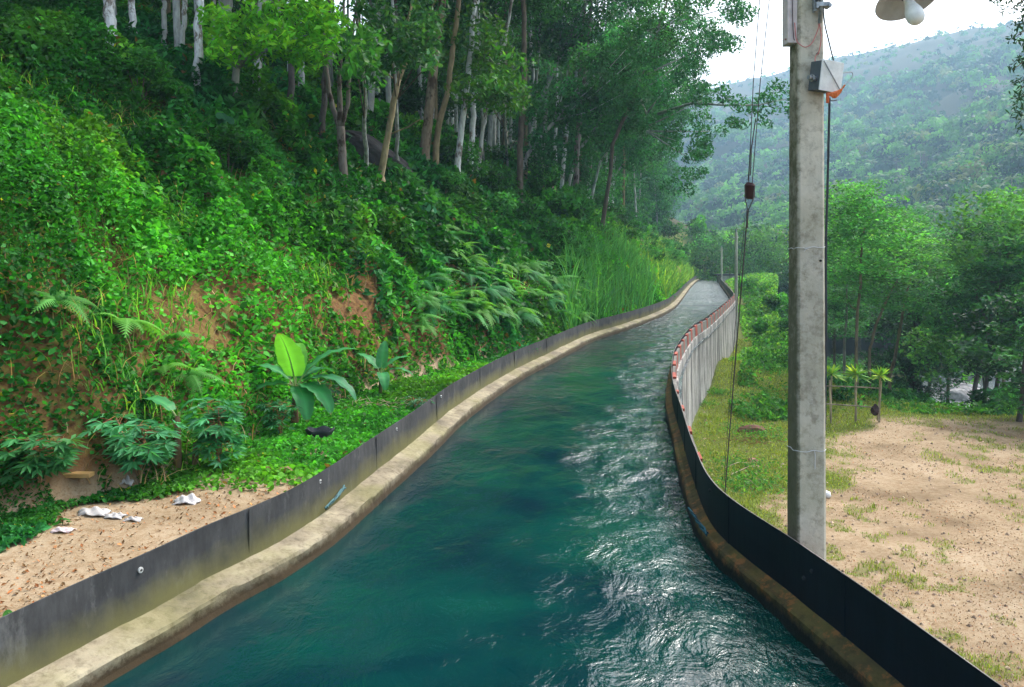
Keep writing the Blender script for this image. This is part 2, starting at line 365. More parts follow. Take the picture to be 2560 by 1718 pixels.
# ---------------------------------------------------------------- ground, left hillside, water
def near_grass(x, y):
    """how green the right bench is: 0 bare sand .. 1 turf"""
    n = fbm(x / 2.2, y / 2.2, 41); fine = fbm(x / .42, y / .42, 44)
    # turf beside the canal wall, sandy yard to the right and close by
    wallx = np.interp(y, RE[:, 1], RE[:, 0])
    band = np.interp(y, [0, 12, 15, 18, 22, 28, 34, 45], [.1, .25, .8, 1.8, 4.2, 6.0, 9, 30])
    m = smooth(1.2, -.6, (x - wallx) - band + (n - .5) * 3.2)
    path = np.exp(-((x - np.interp(y, [8, 16, 24, 31], [7.4, 10.4, 11.8, 13.4])) / .8) ** 2)
    tuft = smooth(.46, .62, fine + .25 * (n - .5)) * .5 * (1 - path)
    edge = smooth(28.5, 32, y) * smooth(8, 9, x)
    return np.clip(np.maximum(np.maximum(m * (.5 + .6 * fine), tuft), edge * .9), 0, 1)
def polar_ground():
    rad = np.concatenate([[0.01], np.geomspace(2, 12, 26), 12 + np.cumsum(np.full(110, .22)), np.geomspace(36.5, 180, 90), np.geomspace(186, 1540, 100)])
    az = np.radians(np.concatenate([np.linspace(-180, -30, 40)[:-1], np.linspace(-30, 45, 420), np.linspace(45, 180, 40)[1:-1]]))
    Rr, A = np.meshgrid(rad, az, indexing='ij'); X = Rr * np.sin(A); Y = Rr * np.cos(A); z = right_z(X.ravel(), Y.ravel()).reshape(X.shape)
    s, t = sd_left(X.ravel(), Y.ravel()); s = s.reshape(X.shape)
    nr = Y < 172; z = np.where((s > -9) & nr & (X < np.interp(Y, RE[:, 1], RE[:, 0]) + .12), np.minimum(z, -2.6), z); z = np.where((s > 1.5) & nr & (s < 200), -4.0 - np.clip(s, 0, 4), z)
    n, m = X.shape; idx = np.arange(n * m).reshape(n, m); nx = np.roll(idx, -1, 1)
    Fc = np.stack([idx[:-1], idx[1:], nx[1:], nx[:-1]], -1).reshape(-1, 4)
    g = near_grass(X, Y); far = smooth(40, 60, Y) + smooth(16, 26, X) * (Y > 5)
    slope = smooth(-2.9, -3.4, z)
    green = np.clip(np.maximum(g, np.maximum(slope * .85, far)), 0, 1)
    red = smooth(.55, .7, fbm(X / 1.6, Y / 1.6, 61)) * smooth(30.5, 31.5, Y) * (Y < 36) + .75 * np.exp(-((X - 5.0) ** 2 / .5 + (Y - 16.8) ** 2 / 1.2)) + smooth(.6, .75, fbm(X / 2.5, Y / 2.5, 62)) * .35
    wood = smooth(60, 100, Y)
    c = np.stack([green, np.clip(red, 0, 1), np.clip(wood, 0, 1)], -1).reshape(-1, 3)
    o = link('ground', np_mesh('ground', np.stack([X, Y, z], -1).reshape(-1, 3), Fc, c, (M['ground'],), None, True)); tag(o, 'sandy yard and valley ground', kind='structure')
polar_ground()
def left_hill():
    keep = np.arange(0, len(LE)); P = LE[keep]; Nn = LN[keep]
    ss = np.concatenate([np.arange(.36, 5, .13), np.geomspace(5.1, 120, 90), [150, 220]])
    X = P[:, None, 0] + Nn[:, None, 0] * ss; Y = P[:, None, 1] + Nn[:, None, 1] * ss
    S = np.broadcast_to(ss, X.shape); T = np.broadcast_to(P[:, None, 1], X.shape)
    z = left_z(S, T, X, Y); n, m = X.shape; idx = np.arange(n * m).reshape(n, m)
    Fc = np.stack([idx[:-1, :-1], idx[:-1, 1:], idx[1:, 1:], idx[1:, :-1]], -1).reshape(-1, 4)
    s0 = 2.5 + .5 * smooth(10, 7.5, T) - 1.75 * smooth(13, 26, T)
    up = smooth(-.1, .5, S - s0); bare = 0
    green = up * (.30 + .35 * smooth(2, 4, S - s0)) + .25 * fbm(X / 1.5, Y / 1.5, 73) * (T < 14); red = up * (.6 + .5 * fbm(X / 3, Y / 3, 72)) + (1 - up) * .22
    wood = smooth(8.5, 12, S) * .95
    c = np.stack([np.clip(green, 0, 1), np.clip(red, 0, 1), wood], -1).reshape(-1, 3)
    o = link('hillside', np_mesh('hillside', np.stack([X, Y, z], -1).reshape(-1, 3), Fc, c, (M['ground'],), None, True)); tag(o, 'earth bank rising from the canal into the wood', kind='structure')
left_hill()
def strip_water():
    # canal surface: a fine grid with small real waves
    n = len(LE); RI = []
    t = np.linspace(0, 1, n); 
    # pair each left point with the right edge at the same distance along
    R2 = np.stack([np.interp(LE[:, 1], RE[:, 1], RE[:, 0]), LE[:, 1]], 1)
    k = 64; u = np.linspace(-.06, 1.06, k)
    X = LE[:, None, 0] * (1 - u) + R2[:, None, 0] * u; Y = np.broadcast_to(LE[:, None, 1], X.shape)
    X = X - np.where(u > .99, .0, 0)
    a = R(14); xr = X * math.cos(a) - Y * math.sin(a); yr = X * math.sin(a) + Y * math.cos(a)
    z = (fbm(xr / .9, yr / 1.1, 81, 3) - .5) * .07 + (fbm(xr / .34, yr / .34, 82, 2) - .5) * .03
    U_ = np.broadcast_to(u, X.shape); z = z * (.25 + 1.35 * u)
    ch = np.clip(.14 + .85 * smooth(.50, .74, U_ + .55 * (fbm(X / 1.2, Y / 4, 84) - .5)) * (.45 + .75 * smooth(.36, .6, fbm(X / .9, Y / 2.2, 88))) + .22 * smooth(.5, .7, fbm(X / 1.2, Y / 1.6, 86)) + .5 * smooth(22, 50, Y), 0, 1)
    wcol = np.stack([ch, .035 + .30 * smooth(30, 70, Y), smooth(26, 62, Y)], -1).reshape(-1, 3)
    idx = np.arange(n * k).reshape(n, k)
    Fc = np.stack([idx[:-1, :-1], idx[:-1, 1:], idx[1:, 1:], idx[1:, :-1]], -1).reshape(-1, 4)
    o = link('canal_water', np_mesh('canal_water', np.stack([X, Y, z], -1).reshape(-1, 3), Fc, wcol, (M['water'],), None, True)); tag(o, 'green rippled water of the canal', kind='structure')
strip_water()
mb = MB(); mb.add([(27, 46, -9.9), (50, 42, -9.9), (120, 150, -9.9), (45, 90, -9.9)], [(0, 1, 2, 3)])
tag(mb.build('river_water', M['river']), 'shallow river below the yard', kind='structure')

# ---------------------------------------------------------------- canal walls
def sweep(P, Nn, prof, side=1, wobble=0.0, wz=0.0, k0=0, wk=6.0):
    """closed profile of (offset, z) swept along P; offset is away from the water"""
    n = len(P); m = len(prof); S = arclen(P); V = []
    for j, (o, z) in enumerate(prof):
        oo = o + (wobble * (fbm(S * wk / 6, np.full(n, j * 3.7), k0, 4) - .5) * 2 if wobble else 0)
        zz = z + (wz * (fbm(S * wk / 5, np.full(n, j * 5.1), k0 + 9, 4) - .5) * 2 if wz and z > -.5 else 0)
        V.append(np.stack([P[:, 0] + side * Nn[:, 0] * oo, P[:, 1] + side * Nn[:, 1] * oo, np.broadcast_to(zz, n)], 1))
    V = np.stack(V, 1); idx = np.arange(n * m).reshape(n, m); nx = np.roll(idx, -1, 1)
    Fc = np.stack([idx[:-1], nx[:-1], nx[1:], idx[1:]], -1)
    if side > 0: Fc = Fc[..., ::-1]
    return V.reshape(-1, 3), Fc.reshape(-1, 4)
def wall_part(name, P, Nn, prof, mats, parent, side, wobble=0, wz=0, k0=0, sm=False, midx=None, wk=6.0):
    V, Fc = sweep(P, Nn, prof, side, wobble, wz, k0, wk)
    return link(name, np_mesh(name, V, Fc, None, mats, midx, sm), parent)
wl = empty('canal_wall', (0, 0, 0), 'long canal wall of weathered grey rubber sheet above a pale mortar ledge, at the foot of the green bank', 'canal wall')
wall_part('ledge', LE, LN, [(.0, -1.6), (.0, -.1), (.002, .06), (.0, .175), (.014, .20), (.09, .222), (.2, .24), (.33, .268), (.5, .27), (.5, -1.6)], (M['ledge'],), wl, 1, .026, .02, 90, False, None, 14.0)
LSH = [(.30, .20), (.305, .5), (.318, .785), (.330, .785), (.321, .5), (.317, .20)]
wall_part('rubber_sheet', LE, LN, LSH, (M['rubber'],), wl, 1, .022, .006, 95, False, None, 1.5)
def along(P, Nn, S, s, off, z, side):
    i = int(np.searchsorted(S, s)); i = min(max(i, 1), len(S) - 1)
    return Vector((P[i, 0] + side * Nn[i, 0] * off, P[i, 1] + side * Nn[i, 1] * off, z)), Vector((-side * Nn[i, 0], -side * Nn[i, 1], 0))
def washer(parent, p, n, r=.026, c=(.6, .6, .58)):
    m = MB(); q = p + n * .012
    m.tube([p - n * .01, q], r, 12, c); m.tube([q, q + n * .006], r * .45, 8, (.05, .05, .05)); m.build('washer', M['tinted'], parent)
base_s = float(LS[np.argmin(abs(LE[:, 1] - 7.45))])
for s, z in ((base_s - .48, .66), (base_s + 2.55, .68), (base_s + 5.6, .68), (base_s + 8.7, .69)):
    p, n = along(LE, LN, LS, s, .315, z, 1); washer(wl, p, n)

def seam(P, Nn, S, s, off, z0, z1, parent, mt, side=1):
    i = min(int(np.searchsorted(S, s)), len(P) - 2); a = Vector((*P[i], 0)); T = Vector((*(P[i + 1] - P[i]), 0)).normalized(); N_ = Vector((*Nn[i], 0)) * side; m = MB()
    V = []
    for z in (z0, z1):
        for t_, o_ in ((-.03, off), (-.028, off - .005), (.028, off - .006), (.03, off)): V.append(tuple(a + T * t_ + N_ * o_ + Vector((0, 0, z))))
    m.add(V, [(0, 1, 5, 4), (1, 2, 6, 5), (2, 3, 7, 6), (3, 0, 4, 7), (4, 5, 6, 7)]); m.build('seam', M[mt], parent)
q_ = base_s - 2.7
while q_ < base_s + 34: seam(LE, LN, LS, q_, .303, .28, .782, wl, 'rubber'); q_ += 3.7
# right wall: RE is the line of the sheet
wr = empty('canal_wall', (0, 0, 0), 'tall streaked concrete canal wall with black rubber lining and red painted blocks along its top, beside the yard', 'canal wall')
Rn = -RN     # pointing away from the water
def rw(name, prof, mats, wobble=0, wz=0, k0=0, sm=False, midx=None, P=RE, Nn=Rn, wk=6.0): return wall_part(name, P, Nn, prof, mats, wr, 1, wobble, wz, k0, sm, midx, wk)
rw('ledge', [(-.155, -1.6), (-.15, -.05), (-.145, .10), (-.14, .165), (-.12, .19), (-.08, .20), (.02, .25), (.02, -1.6)], (M['ledge_dark'],), .016, .014, 101, False)
rw('rubber_sheet', [(.0, .20), (.004, .5), (.0, .775), (.012, .775), (.016, .5), (.012, .20)], (M['rubber_dark'], M['band']), .006, .004, 105, False, np.tile([0, 0, 1, 0, 0, 0], len(RE) - 1), wk=1.5)  # top edge of the sheet in lighter grey: a highlight painted as colour
rw('concrete_wall', [(.03, -1.6), (.03, .30), (.16, .30), (.165, .24), (.17, -1.2), (.24, -3.6), (.03, -3.6)], (M['wall'],), .008, 0, 108)
rw('coping', [(.026, .302), (.026, .69), (.10, .69), (.108, .302)], (M['band'],), .004, .003, 112)
# red painted blocks of the coping, 2 mm proud
def lower_near(o):
    me = o.data; a = np.empty(len(me.vertices) * 3, np.float32); me.vertices.foreach_get('co', a); a = a.reshape(-1, 3)
    a[:, 2] -= np.where(a[:, 2] > .6, .11 * smooth(21, 15, a[:, 1]), 0); me.vertices.foreach_set('co', a.ravel()); me.update()
lower_near(bpy.data.objects['coping'])
def red_block(s0, s1):
    i = np.where((RS >= s0) & (RS <= s1))[0]
    if len(i) < 2: i = np.array([np.searchsorted(RS, s0), np.searchsorted(RS, s0) + 1])
    P = RE[i]; Nn = Rn[i]; m = MB(); prof = [(.0245, .62), (.0245, .74), (.104, .74), (.115, .305), (.095, .305), (.09, .62)]
    V, Fc = sweep(P, Nn, prof, 1); e = len(V); k = len(prof); m.add(V, Fc.tolist() + [tuple(range(k)), tuple(range(e - 1, e - k - 1, -1))]); lower_near(m.build('red_block', M['red'], wr))
s_ = float(RS[np.argmin(abs(RE[:, 1] - 5.5))]); k_ = 0
while s_ < RS[-1] and RE[min(np.searchsorted(RS, s_), len(RE) - 1), 1] < 60:
    yy_ = RE[np.searchsorted(RS, s_), 1]; L = .88 if yy_ > 18 else .5
    red_block(s_, s_ + L + random.uniform(-.08, .08)) if yy_ > 6.6 else None; s_ += (2.0 if yy_ > 18 else 1.9) + random.uniform(-.1, .1); k_ += 1
for s, z in ((3.1, .60), (3.3, .48), (5.6, .63)):
    p, n = along(RE, Rn, RS, float(RS[np.argmin(abs(RE[:, 1] - 4.2))]) + s, -.002, z, 1); washer(wr, p, n, .02, (.03, .04, .05))

q_ = float(RS[np.argmin(abs(RE[:, 1] - 4.6))])
while q_ < float(RS[np.argmin(abs(RE[:, 1] - 16))]): seam(RE, Rn, RS, q_, -.001, .22, .77, wr, 'rubber_dark'); q_ += 2.2
# gap in each ledge where a bundle of blue strap is wedged
def strap(name, p, q, c, label, n=4):
    m = MB(); a, b = Vector(p), Vector(q)
    for k in range(n):
        pts = [a.lerp(b, t / 6) + Vector((.012 * math.sin(t * 2 + k * 1.7), .012 * math.cos(t * 2.3 + k), .018 * math.sin(t * 1.3 + k * 2.1) + .004 * k)) for t in range(7)]
        m.tube(pts, .009 + .003 * (k % 2), 6, c if k % 2 else [v * .45 for v in c])
    return tag(m.build(name, M['tinted']), label, 'strap')
p, n = along(LE, LN, LS, float(LS[np.argmin(abs(LE[:, 1] - 9.95))]), .23, .34, 1); p2, _ = along(LE, LN, LS, float(LS[np.argmin(abs(LE[:, 1] - 10.5))]), .25, .42, 1)
strap('twisted_strap', p, p2, (.05, .14, .15), 'twisted blue-green strap lying on the pale ledge of the grey rubber wall')
p, n = along(RE, Rn, RS, float(RS[np.argmin(abs(RE[:, 1] - 9.1))]), -.2, .29, 1); p2, _ = along(RE, Rn, RS, float(RS[np.argmin(abs(RE[:, 1] - 9.95))]), -.22, .31, 1)
strap('twisted_strap', p, p2, (.015, .09, .13), 'dark blue strap wedged in the ledge below the black rubber lining', 5)
# far concrete box and its rods
d0 = 112.0
a0, b0 = (1801 - CX) / F * d0, (1834 - CX) / F * d0
hb = empty('concrete_box', ((a0 + b0) / 2 + .6, d0 + 1, -2.7), 'small pale concrete box beside the far bend of the canal', 'box')
mb = MB(); mb.box((-1.5, -1, 0), (1.1, 1, 3.75)); mb.build('body', M['wall'], hb, bevel=.04)
mb = MB(); mb.box((-1.8, -1.1, 3.76), (1.2, 1.1, 3.95)); mb.build('lid', M['rubber_dark'], hb)
for x_, h_ in ((-.7, 1.0), (-.2, 1.3)):
    mb = MB(); mb.tube([(x_, -.9, 3.9), (x_ + .06, -.9, 3.9 + h_)], .04, 6, (.14, .10, .06)); mb.build('rod', M['bark'], hb)

# ---------------------------------------------------------------- utility pole with its fittings
PD = 7.95
PXc, PZ0 = (2016 - CX) / F * PD, -2.75
pole = empty('utility_pole', (PXc, PD, PZ0), 'near octagonal concrete utility pole rising behind the black canal lining', 'utility pole')
def octagon(r, z, rot=0.0):    # chamfered square section
    c = []
    for k in range(4):
        a = rot + k * math.pi / 2
        for s in (-1, 1):
            u, v = r, s * r * .80; c.append((u * math.cos(a) - v * math.sin(a), u * math.sin(a) + v * math.cos(a), z))
    return c
H0, H1 = 0.0, 9.6
mb = MB(); V = []; zz = np.linspace(H0, H1, 60)
def prad(z): return .176 - .0042 * z
for z in zz:
    j = random.uniform(-.0012, .0012); V += octagon(prad(z) * .93 + j, z)
n_ = len(zz); Fc = [(i * 8 + j, i * 8 + (j + 1) % 8, (i + 1) * 8 + (j + 1) % 8, (i + 1) * 8 + j) for i in range(n_ - 1) for j in range(8)] + [tuple(range((n_ - 1) * 8, n_ * 8))]
mb.add(V, Fc); mb.build('shaft', M['pole'], pole, bevel=0)
def pz(py): return CAMZ + ray(0, py)[1] * PD - PZ0        # height on the pole of a row of the photograph
def band_pts(z, rise, r=None, a0=150, a1=400):
    r = r or prad(z) * 1.0; P = []
    pts = octagon(prad(z) * .93 + .004, 0); nn = 48
    for i in range(nn + 1):
        a = R(a0 + (a1 - a0) * i / nn); dx, dy = math.cos(a), math.sin(a); best = 9
        for k in range(8):
            x1, y1, _ = pts[k]; x2, y2, _ = pts[(k + 1) % 8]; den = dx * (y2 - y1) - dy * (x2 - x1)
            if abs(den) < 1e-9: continue
            tt = (x1 * (y2 - y1) - y1 * (x2 - x1)) / den; uu = (x1 * dy - y1 * dx) / den
            if tt > 0 and -.001 <= uu <= 1.001: best = min(best, tt)
        P.append((dx * best, dy * best, z + rise * math.sin(i / nn * 9) * .5 + .006 * math.sin(i * .9)))
    return P
for py, tail in ((566, .0), (1022, .13)):
    m = MB(); z = pz(py); P = band_pts(z, .012, a0=0, a1=360); m.tube(P, .0042, 6)
    q = Vector(P[int(48 * (.70 if tail == 0 else .79))]) + Vector((0, -.012, 0))
    if tail: m.tube([q, q + Vector((.006, -.004, -.05)), q + Vector((.004, 0, -.05 - tail))], .004, 6)
    else: m.tube([q + Vector((-.03, 0, .006)), q + Vector((.03, 0, -.014))], .004, 6); m.tube([q, q + Vector((-.02, 0, -.03))], .004, 6)
    m.build('wire_tie', M['white_wire'], pole)
def fx(px): return (ray(px, 0)[0]) * PD - PXc             # x offset on the pole's plane
FRONT = -prad(5) * .93
for px, py, r in ((1859, 595, .011), (1853, 131, .011)):
    m = MB(); m.tube([(fx(px), FRONT - .012, pz(py)), (fx(px), FRONT + .05, pz(py))], r, 12, (.02, .02, .02)); m.build('bolt_hole', M['tinted'], pole)
# pale side casing on the left top, steel pipe with clamps, black cable down the right
m = MB(); m.box((fx(1789), -.10, pz(104)), (fx(1814), .06, pz(-90)), (.62, .56, .58)); m.build('side_casing', M['tinted'], pole, bevel=.006)
m = MB(); m.tube([(fx(1786), -.06, pz(94)), (fx(1800), -.06, pz(93))], .009, 8, (.35, .16, .13)); m.build('casing_bolt', M['tinted'], pole)
pip = MB(); px0 = fx(1853); pip.tube([(px0, FRONT - .055, pz(66)), (fx(1857), FRONT - .055, pz(0)), (fx(1862), FRONT - .055, pz(-80)), (fx(1872), FRONT - .07, pz(-150)), (fx(1930), FRONT - .25, pz(-215)), (fx(2040), FRONT - .52, pz(-225)), (fx(2068), FRONT - .60, pz(-195)), (fx(2068), FRONT - .60, pz(-80))], .021, 12)
arm = pip.build('lamp_arm', M['metal'], pole, True)
m = MB(); cz = pz(26); m.box((fx(1842), FRONT - .09, cz - .022), (fx(1873), FRONT - .005, cz + .022)); m.tube([(fx(1846), FRONT - .11, cz + .05), (fx(1846), FRONT - .02, cz + .05)], .018, 10)
m.tube([(fx(1872), FRONT - .10, cz - .012), (fx(1872), FRONT, cz - .012)], .02, 8); m.tube([(fx(1844), FRONT - .10, cz - .03), (fx(1844), FRONT, cz - .03)], .016, 8)
m.box((fx(1840), FRONT - .06, cz - .06), (fx(1846), FRONT - .0, cz + .09)); m.build('clamp', M['metal'], pole, bevel=.004)
def vine(pts, r, c, parent, name, mt='tinted', k=6, ws=0.004):
    P = [Vector(p) for p in pts]; out = []
    Q = [2 * P[0] - P[1]] + P + [2 * P[-1] - P[-2]]
    for i in range(1, len(Q) - 2):
        for j in range(6):
            t = j / 6; p0, p1, p2, p3 = Q[i - 1:i + 3]
            out.append(.5 * ((2 * p1) + (p2 - p0) * t + (2 * p0 - 5 * p1 + 4 * p2 - p3) * t * t + (3 * p1 - p0 - 3 * p2 + p3) * t ** 3))
    out.append(P[-1]); m = MB(); m.tube(out, r, k, c); return m.build(name, M[mt], parent, True)
y_ = FRONT - .03
vine([(fx(1803), -.12, pz(60)), (fx(1806), -.13, pz(98)), (fx(1812), -.17, pz(113)), (fx(1824), y_, pz(118)), (fx(1838), y_, pz(108)), (fx(1851), y_, pz(78)), (fx(1852), y_, pz(66))], .005, (.55, .2, .2), pole, 'red_wire')
vine([(fx(1854), y_, pz(66)), (fx(1858), y_, pz(95)), (fx(1853), y_, pz(128)), (fx(1845), y_, pz(140)), (fx(1842), y_ - .03, pz(160))], .005, (.6, .22, .2), pole, 'red_wire')
vine([(fx(1861), y_, pz(0)), (fx(1865), y_, pz(60)), (fx(1874), y_ - .02, pz(110)), (fx(1880), y_ - .06, pz(152))], .007, (.06, .07, .08), pole, 'black_wire')
vine([(fx(1800), -.11, pz(-40)), (fx(1799), -.112, pz(40)), (fx(1801), -.115, pz(90)), (fx(1803), -.12, pz(100))], .004, (.08, .06, .07), pole, 'black_wire')
vine([(fx(1888), -.05, pz(225)), (fx(1888.5), .0, pz(400)), (fx(1887), .03, pz(560)), (fx(1889), .05, pz(760)), (fx(1887), .06, pz(985))], .012, (.035, .045, .06), pole, 'black_cable')
# sheet metal box on the pole
jb = empty('junction_box', (fx(1867) + PXc, PD + FRONT - .1, pz(188) + PZ0), 'white square metal junction box fixed to the near pole', 'junction box', rz=R(-14))
jb.rotation_euler = (R(6), R(3), R(24)); jb.scale = (1.08,) * 3
m = MB(); m.box((-.115, -.02, -.13), (.135, .11, .13), (.10, .12, .14)); m.build('body', M['tinted'], jb, bevel=.004)
m = MB(); m.box((-.12, -.034, -.136), (.14, -.0225, .14), (.8, .84, .88)); m.build('lid', M['tinted'], jb, bevel=.003)
m = MB(); m.tube([(-.115, -.045, .12), (.14, -.045, -.13)], .005, 6, (.25, .27, .3)); m.build('strap_wire', M['tinted'], jb)
m = MB(); m.tube([(-.2, .03, -.03), (-.11, .03, -.03)], .02, 8); m.tube([(-.17, .03, -.03), (-.155, .03, -.03)], .034, 6); m.build('bolt', M['metal'], jb)
vine([(.14, -.03, .05), (.23, -.04, .07), (.26, -.03, .04), (.20, -.03, -.03), (.14, -.03, -.07)], .0035, (.3, .3, .32), jb, 'loose_wire')
vine([(.05, .02, -.13), (.06, .02, -.18), (.10, .02, -.2), (.14, .0, -.19)], .005, (.1, .1, .12), jb, 'loose_wire')
# orange plastic wrap blowing from the top of the cable
def wrap():
    o = at(1888, 214, PD - .34); m = MB(); V = []; n, k = 12, 9
    for i in range(n):
        t = i / (n - 1); wv = .006 + .052 * math.sin(math.pi * min(1, t * 1.15)) ** .8
        for j in range(k):
            a = 2 * math.pi * j / k; V.append((.165 * t + .01 * math.sin(j), wv * .5 * math.cos(a) + .006 * math.sin(i * 2 + j), .085 * t - .015 * math.sin(t * 3) + wv * .62 * math.sin(a) - .03 * math.sin(math.pi * t)))
    Fc = [(i * k + j, i * k + (j + 1) % k, (i + 1) * k + (j + 1) % k, (i + 1) * k + j) for i in range(n - 1) for j in range(k)]
    m.add(V, Fc, (.62, .16, .05)); m.tube([(-.0, 0, -.09), (0, 0, .01)], .016, 8, (.55, .12, .05))
    ob = m.build('plastic_wrap', M['tinted'], loc=o); tag(ob, 'crumpled orange plastic wrap tied to the cable under the white box', 'plastic wrap')
wrap()
# lamp: hood and bulb on the arm
hp = at(2069, -6, PD - .78)
lamp = empty('street_lamp', hp, 'round grey lamp hood with a white bulb hanging from the pole arm', 'lamp'); lamp.rotation_euler = (R(-25), R(-8), 0); lamp.scale = (1.2,) * 3
m = MB(); prof = [(.03, .16), (.05, .12), (.09, .085), (.15, .05), (.21, .012), (.232, -.012), (.236, -.018), (.226, -.014), (.15, .035), (.09, .065), (.045, .095)]
k = 40; V = [(r * math.cos(2 * math.pi * j / k), r * math.sin(2 * math.pi * j / k), z) for r, z in prof for j in range(k)]
m.add(V, [(i * k + j, i * k + (j + 1) % k, (i + 1) * k + (j + 1) % k, (i + 1) * k + j) for i in range(len(prof) - 1) for j in range(k)], (.42, .43, .45)); m.build('hood', M['tinted'], lamp, True)
m = MB(); m.tube([(0, 0, .14), (0, 0, .02), (0, 0, .0)], [.04, .045, .04], 16, (.06, .08, .1)); m.build('socket', M['tinted'], lamp, True)
m = MB(); prof = [(.03, .0), (.034, -.05), (.043, -.09), (.058, -.13), (.066, -.17), (.063, -.205), (.048, -.235), (.024, -.252), (.001, -.257)]
V = [(r * math.cos(2 * math.pi * j / k), r * math.sin(2 * math.pi * j / k), z) for r, z in prof for j in range(k)]
m.add(V, [(i * k + j, i * k + (j + 1) % k, (i + 1) * k + (j + 1) % k, (i + 1) * k + j) for i in range(len(prof) - 1) for j in range(k)], (.85, .88, .9))
m.build('bulb', M['tinted'], lamp, True)
# stay wire with its insulator
sw = empty('stay_wire', at(1711, 437, 9.6), 'thin steel stay wire with a dark insulator, running down left of the near pole', 'stay wire')
O = Vector(sw.location)
def rel(px, py, d): return at(px, py, d) - O
for a_, b_ in (((1742, -120, 8.7), (1708, 418, 9.55)), ((1768, -120, 8.7), (1716, 418, 9.6))):
    mid = ((a_[0] * .42 + b_[0] * .58) - 4, a_[1] * .42 + b_[1] * .58, (a_[2] + b_[2]) / 2)
    m = MB(); m.tube([rel(*a_), rel(*mid), rel(*b_)], .0052, 6); m.build('upper_strand', M['wire'], sw)
m = MB(); m.tube([rel(1724, 270, 9.4), rel(1714, 340, 9.5), rel(1712, 400, 9.55)], .007, 6); m.tube([rel(1712, 330, 9.5), rel(1707, 412, 9.55)], .006, 6); m.build('twisted_tail', M['wire'], sw)
m = MB(); m.tube([rel(1712, 418, 9.55), rel(1711, 422, 9.55), rel(1710.5, 436, 9.57), rel(1710, 450, 9.58), rel(1709.5, 454, 9.58)], [.045, .062, .060, .062, .045], 14, (.045, .02, .02)); m.build('insulator', M['tinted'], sw)
m = MB(); m.tube([rel(1699, 422, 9.5), rel(1700, 455, 9.5), rel(1706, 480, 9.55), rel(1705, 500, 9.6)], .006, 6); m.tube([rel(1721, 424, 9.5), rel(1718, 455, 9.5), rel(1708, 478, 9.55), rel(1705, 500, 9.6)], .006, 6)
m.tube([rel(1705, 480, 9.6), rel(1704, 520, 9.65)], .014, 8); m.build('turnbuckle', M['wire'], sw)
m = MB(); m.tube([rel(1704, 500, 9.6), rel(1668, 940, 10.6), rel(1640, 1300, 11.4)], .0085, 6, (.1, .08, .05)); m.build('lower_strand', M['wire'], sw)
m = MB(); m.tube([rel(1700, 490, 9.7), rel(1676, 760, 10.3), rel(1650, 1120, 11.0)], .0035, 6); m.build('lower_strand', M['wire'], sw)

# far poles
def far_pole(px, ytop, d, r, label, rods=False):
    X = ray(px, 0)[0] * d; zb = gz(X, d) - .3; zt = CAMZ + ray(0, ytop)[1] * d
    o = empty('utility_pole', (X, d, zb), label, 'utility pole')
    m = MB(); m.tube([(0, 0, 0), (.02, 0, zt - zb)], [r, r * .7], 8); m.build('shaft', M['pole'], o)
    m = MB(); m.tube([(-.0, 0, zt - zb - .3), (.0, 0, zt - zb + .25)], r * .5, 6); m.tube([(-.2, 0, zt - zb - .4), (.2, 0, zt - zb - .4)], .04, 6); m.build('bracket', M['metal'], o)
far_pole(1679, 530, 60, .15, 'thin grey utility pole beside the canal wall, tallest of the far poles')
far_pole(1646, 565, 112, .16, 'pale short utility pole standing by the far concrete box')
far_pole(1623, 588, 140, .15, 'white post at the bushes left of the far canal end')

# ---------------------------------------------------------------- foliage builders (numpy)
def frames(n, up=.5, g=rng):
    nrm = g.normal(size=(n, 3)); nrm /= np.linalg.norm(nrm, axis=1)[:, None]; nrm[:, 2] = np.abs(nrm[:, 2]) * (1 - up) + up
    nrm /= np.linalg.norm(nrm, axis=1)[:, None]
    d = g.normal(size=(n, 3)); d -= nrm * (d * nrm).sum(1)[:, None]; d /= np.linalg.norm(d, axis=1)[:, None]
    return d, nrm, np.cross(nrm, d)
def leaves(C, size, up=.5, droop=.2, wid=.5, g=rng, fold=.25, blunt=False, dirs=None):
    """folded leaf blades at C: 4-corner kites, or 6-corner when blunt"""
    n = len(C); d, nr, b = frames(n, up, g); size = np.broadcast_to(size, n)[:, None]
    if dirs is not None:
        d = dirs; b = np.cross(nr, d); b /= np.linalg.norm(b, axis=1)[:, None] + 1e-9; nr = np.cross(d, b)
    d = d - np.array([0, 0, droop]); L = size; W = size * wid * .5
    A = C - d * L * .5; T = C + d * L * .5; mid = C - d * L * .06
    if not blunt:
        V = np.stack([A, mid - b * W + nr * W * fold, T, mid + b * W + nr * W * fold], 1); k = 4
        Fc = np.arange(n * 4).reshape(n, 4)
    else:
        V = np.stack([A, C - d * L * .22 - b * W, C + d * L * .2 - b * W * .8 + nr * W * fold, T, C + d * L * .2 + b * W * .8 + nr * W * fold, C - d * L * .22 + b * W], 1); k = 6
        Fc = np.arange(n * 6).reshape(n, 6)
    return V.reshape(-1, 3), Fc, k
def hue(n, base, var=.35, yel=.15, g=rng):
    """natural colour spread from leaf to leaf"""
    base = np.array(base)[None, :]; v = np.exp(g.normal(0, var, (n, 1))); y = g.random((n, 1)) ** 3 * yel * 4
    return np.clip(base * v * (1 + y * np.array([[1.6, .5, .1]])), 0, .8)
def cloud(name, C, size, base, parent=None, mt='leaf', up=.45, droop=.2, wid=.5, var=.3, yel=.1, g=rng, blunt=False, mesh_only=False, cols=None):
    V, Fc, k = leaves(C, size, up, droop, wid, g, blunt=blunt)
    c = np.repeat(hue(len(C), base, var, yel, g) if cols is None else cols, k, 0)
    me = np_mesh(name, V, Fc, c, (M[mt],)); return me if mesh_only else link(name, me, parent)
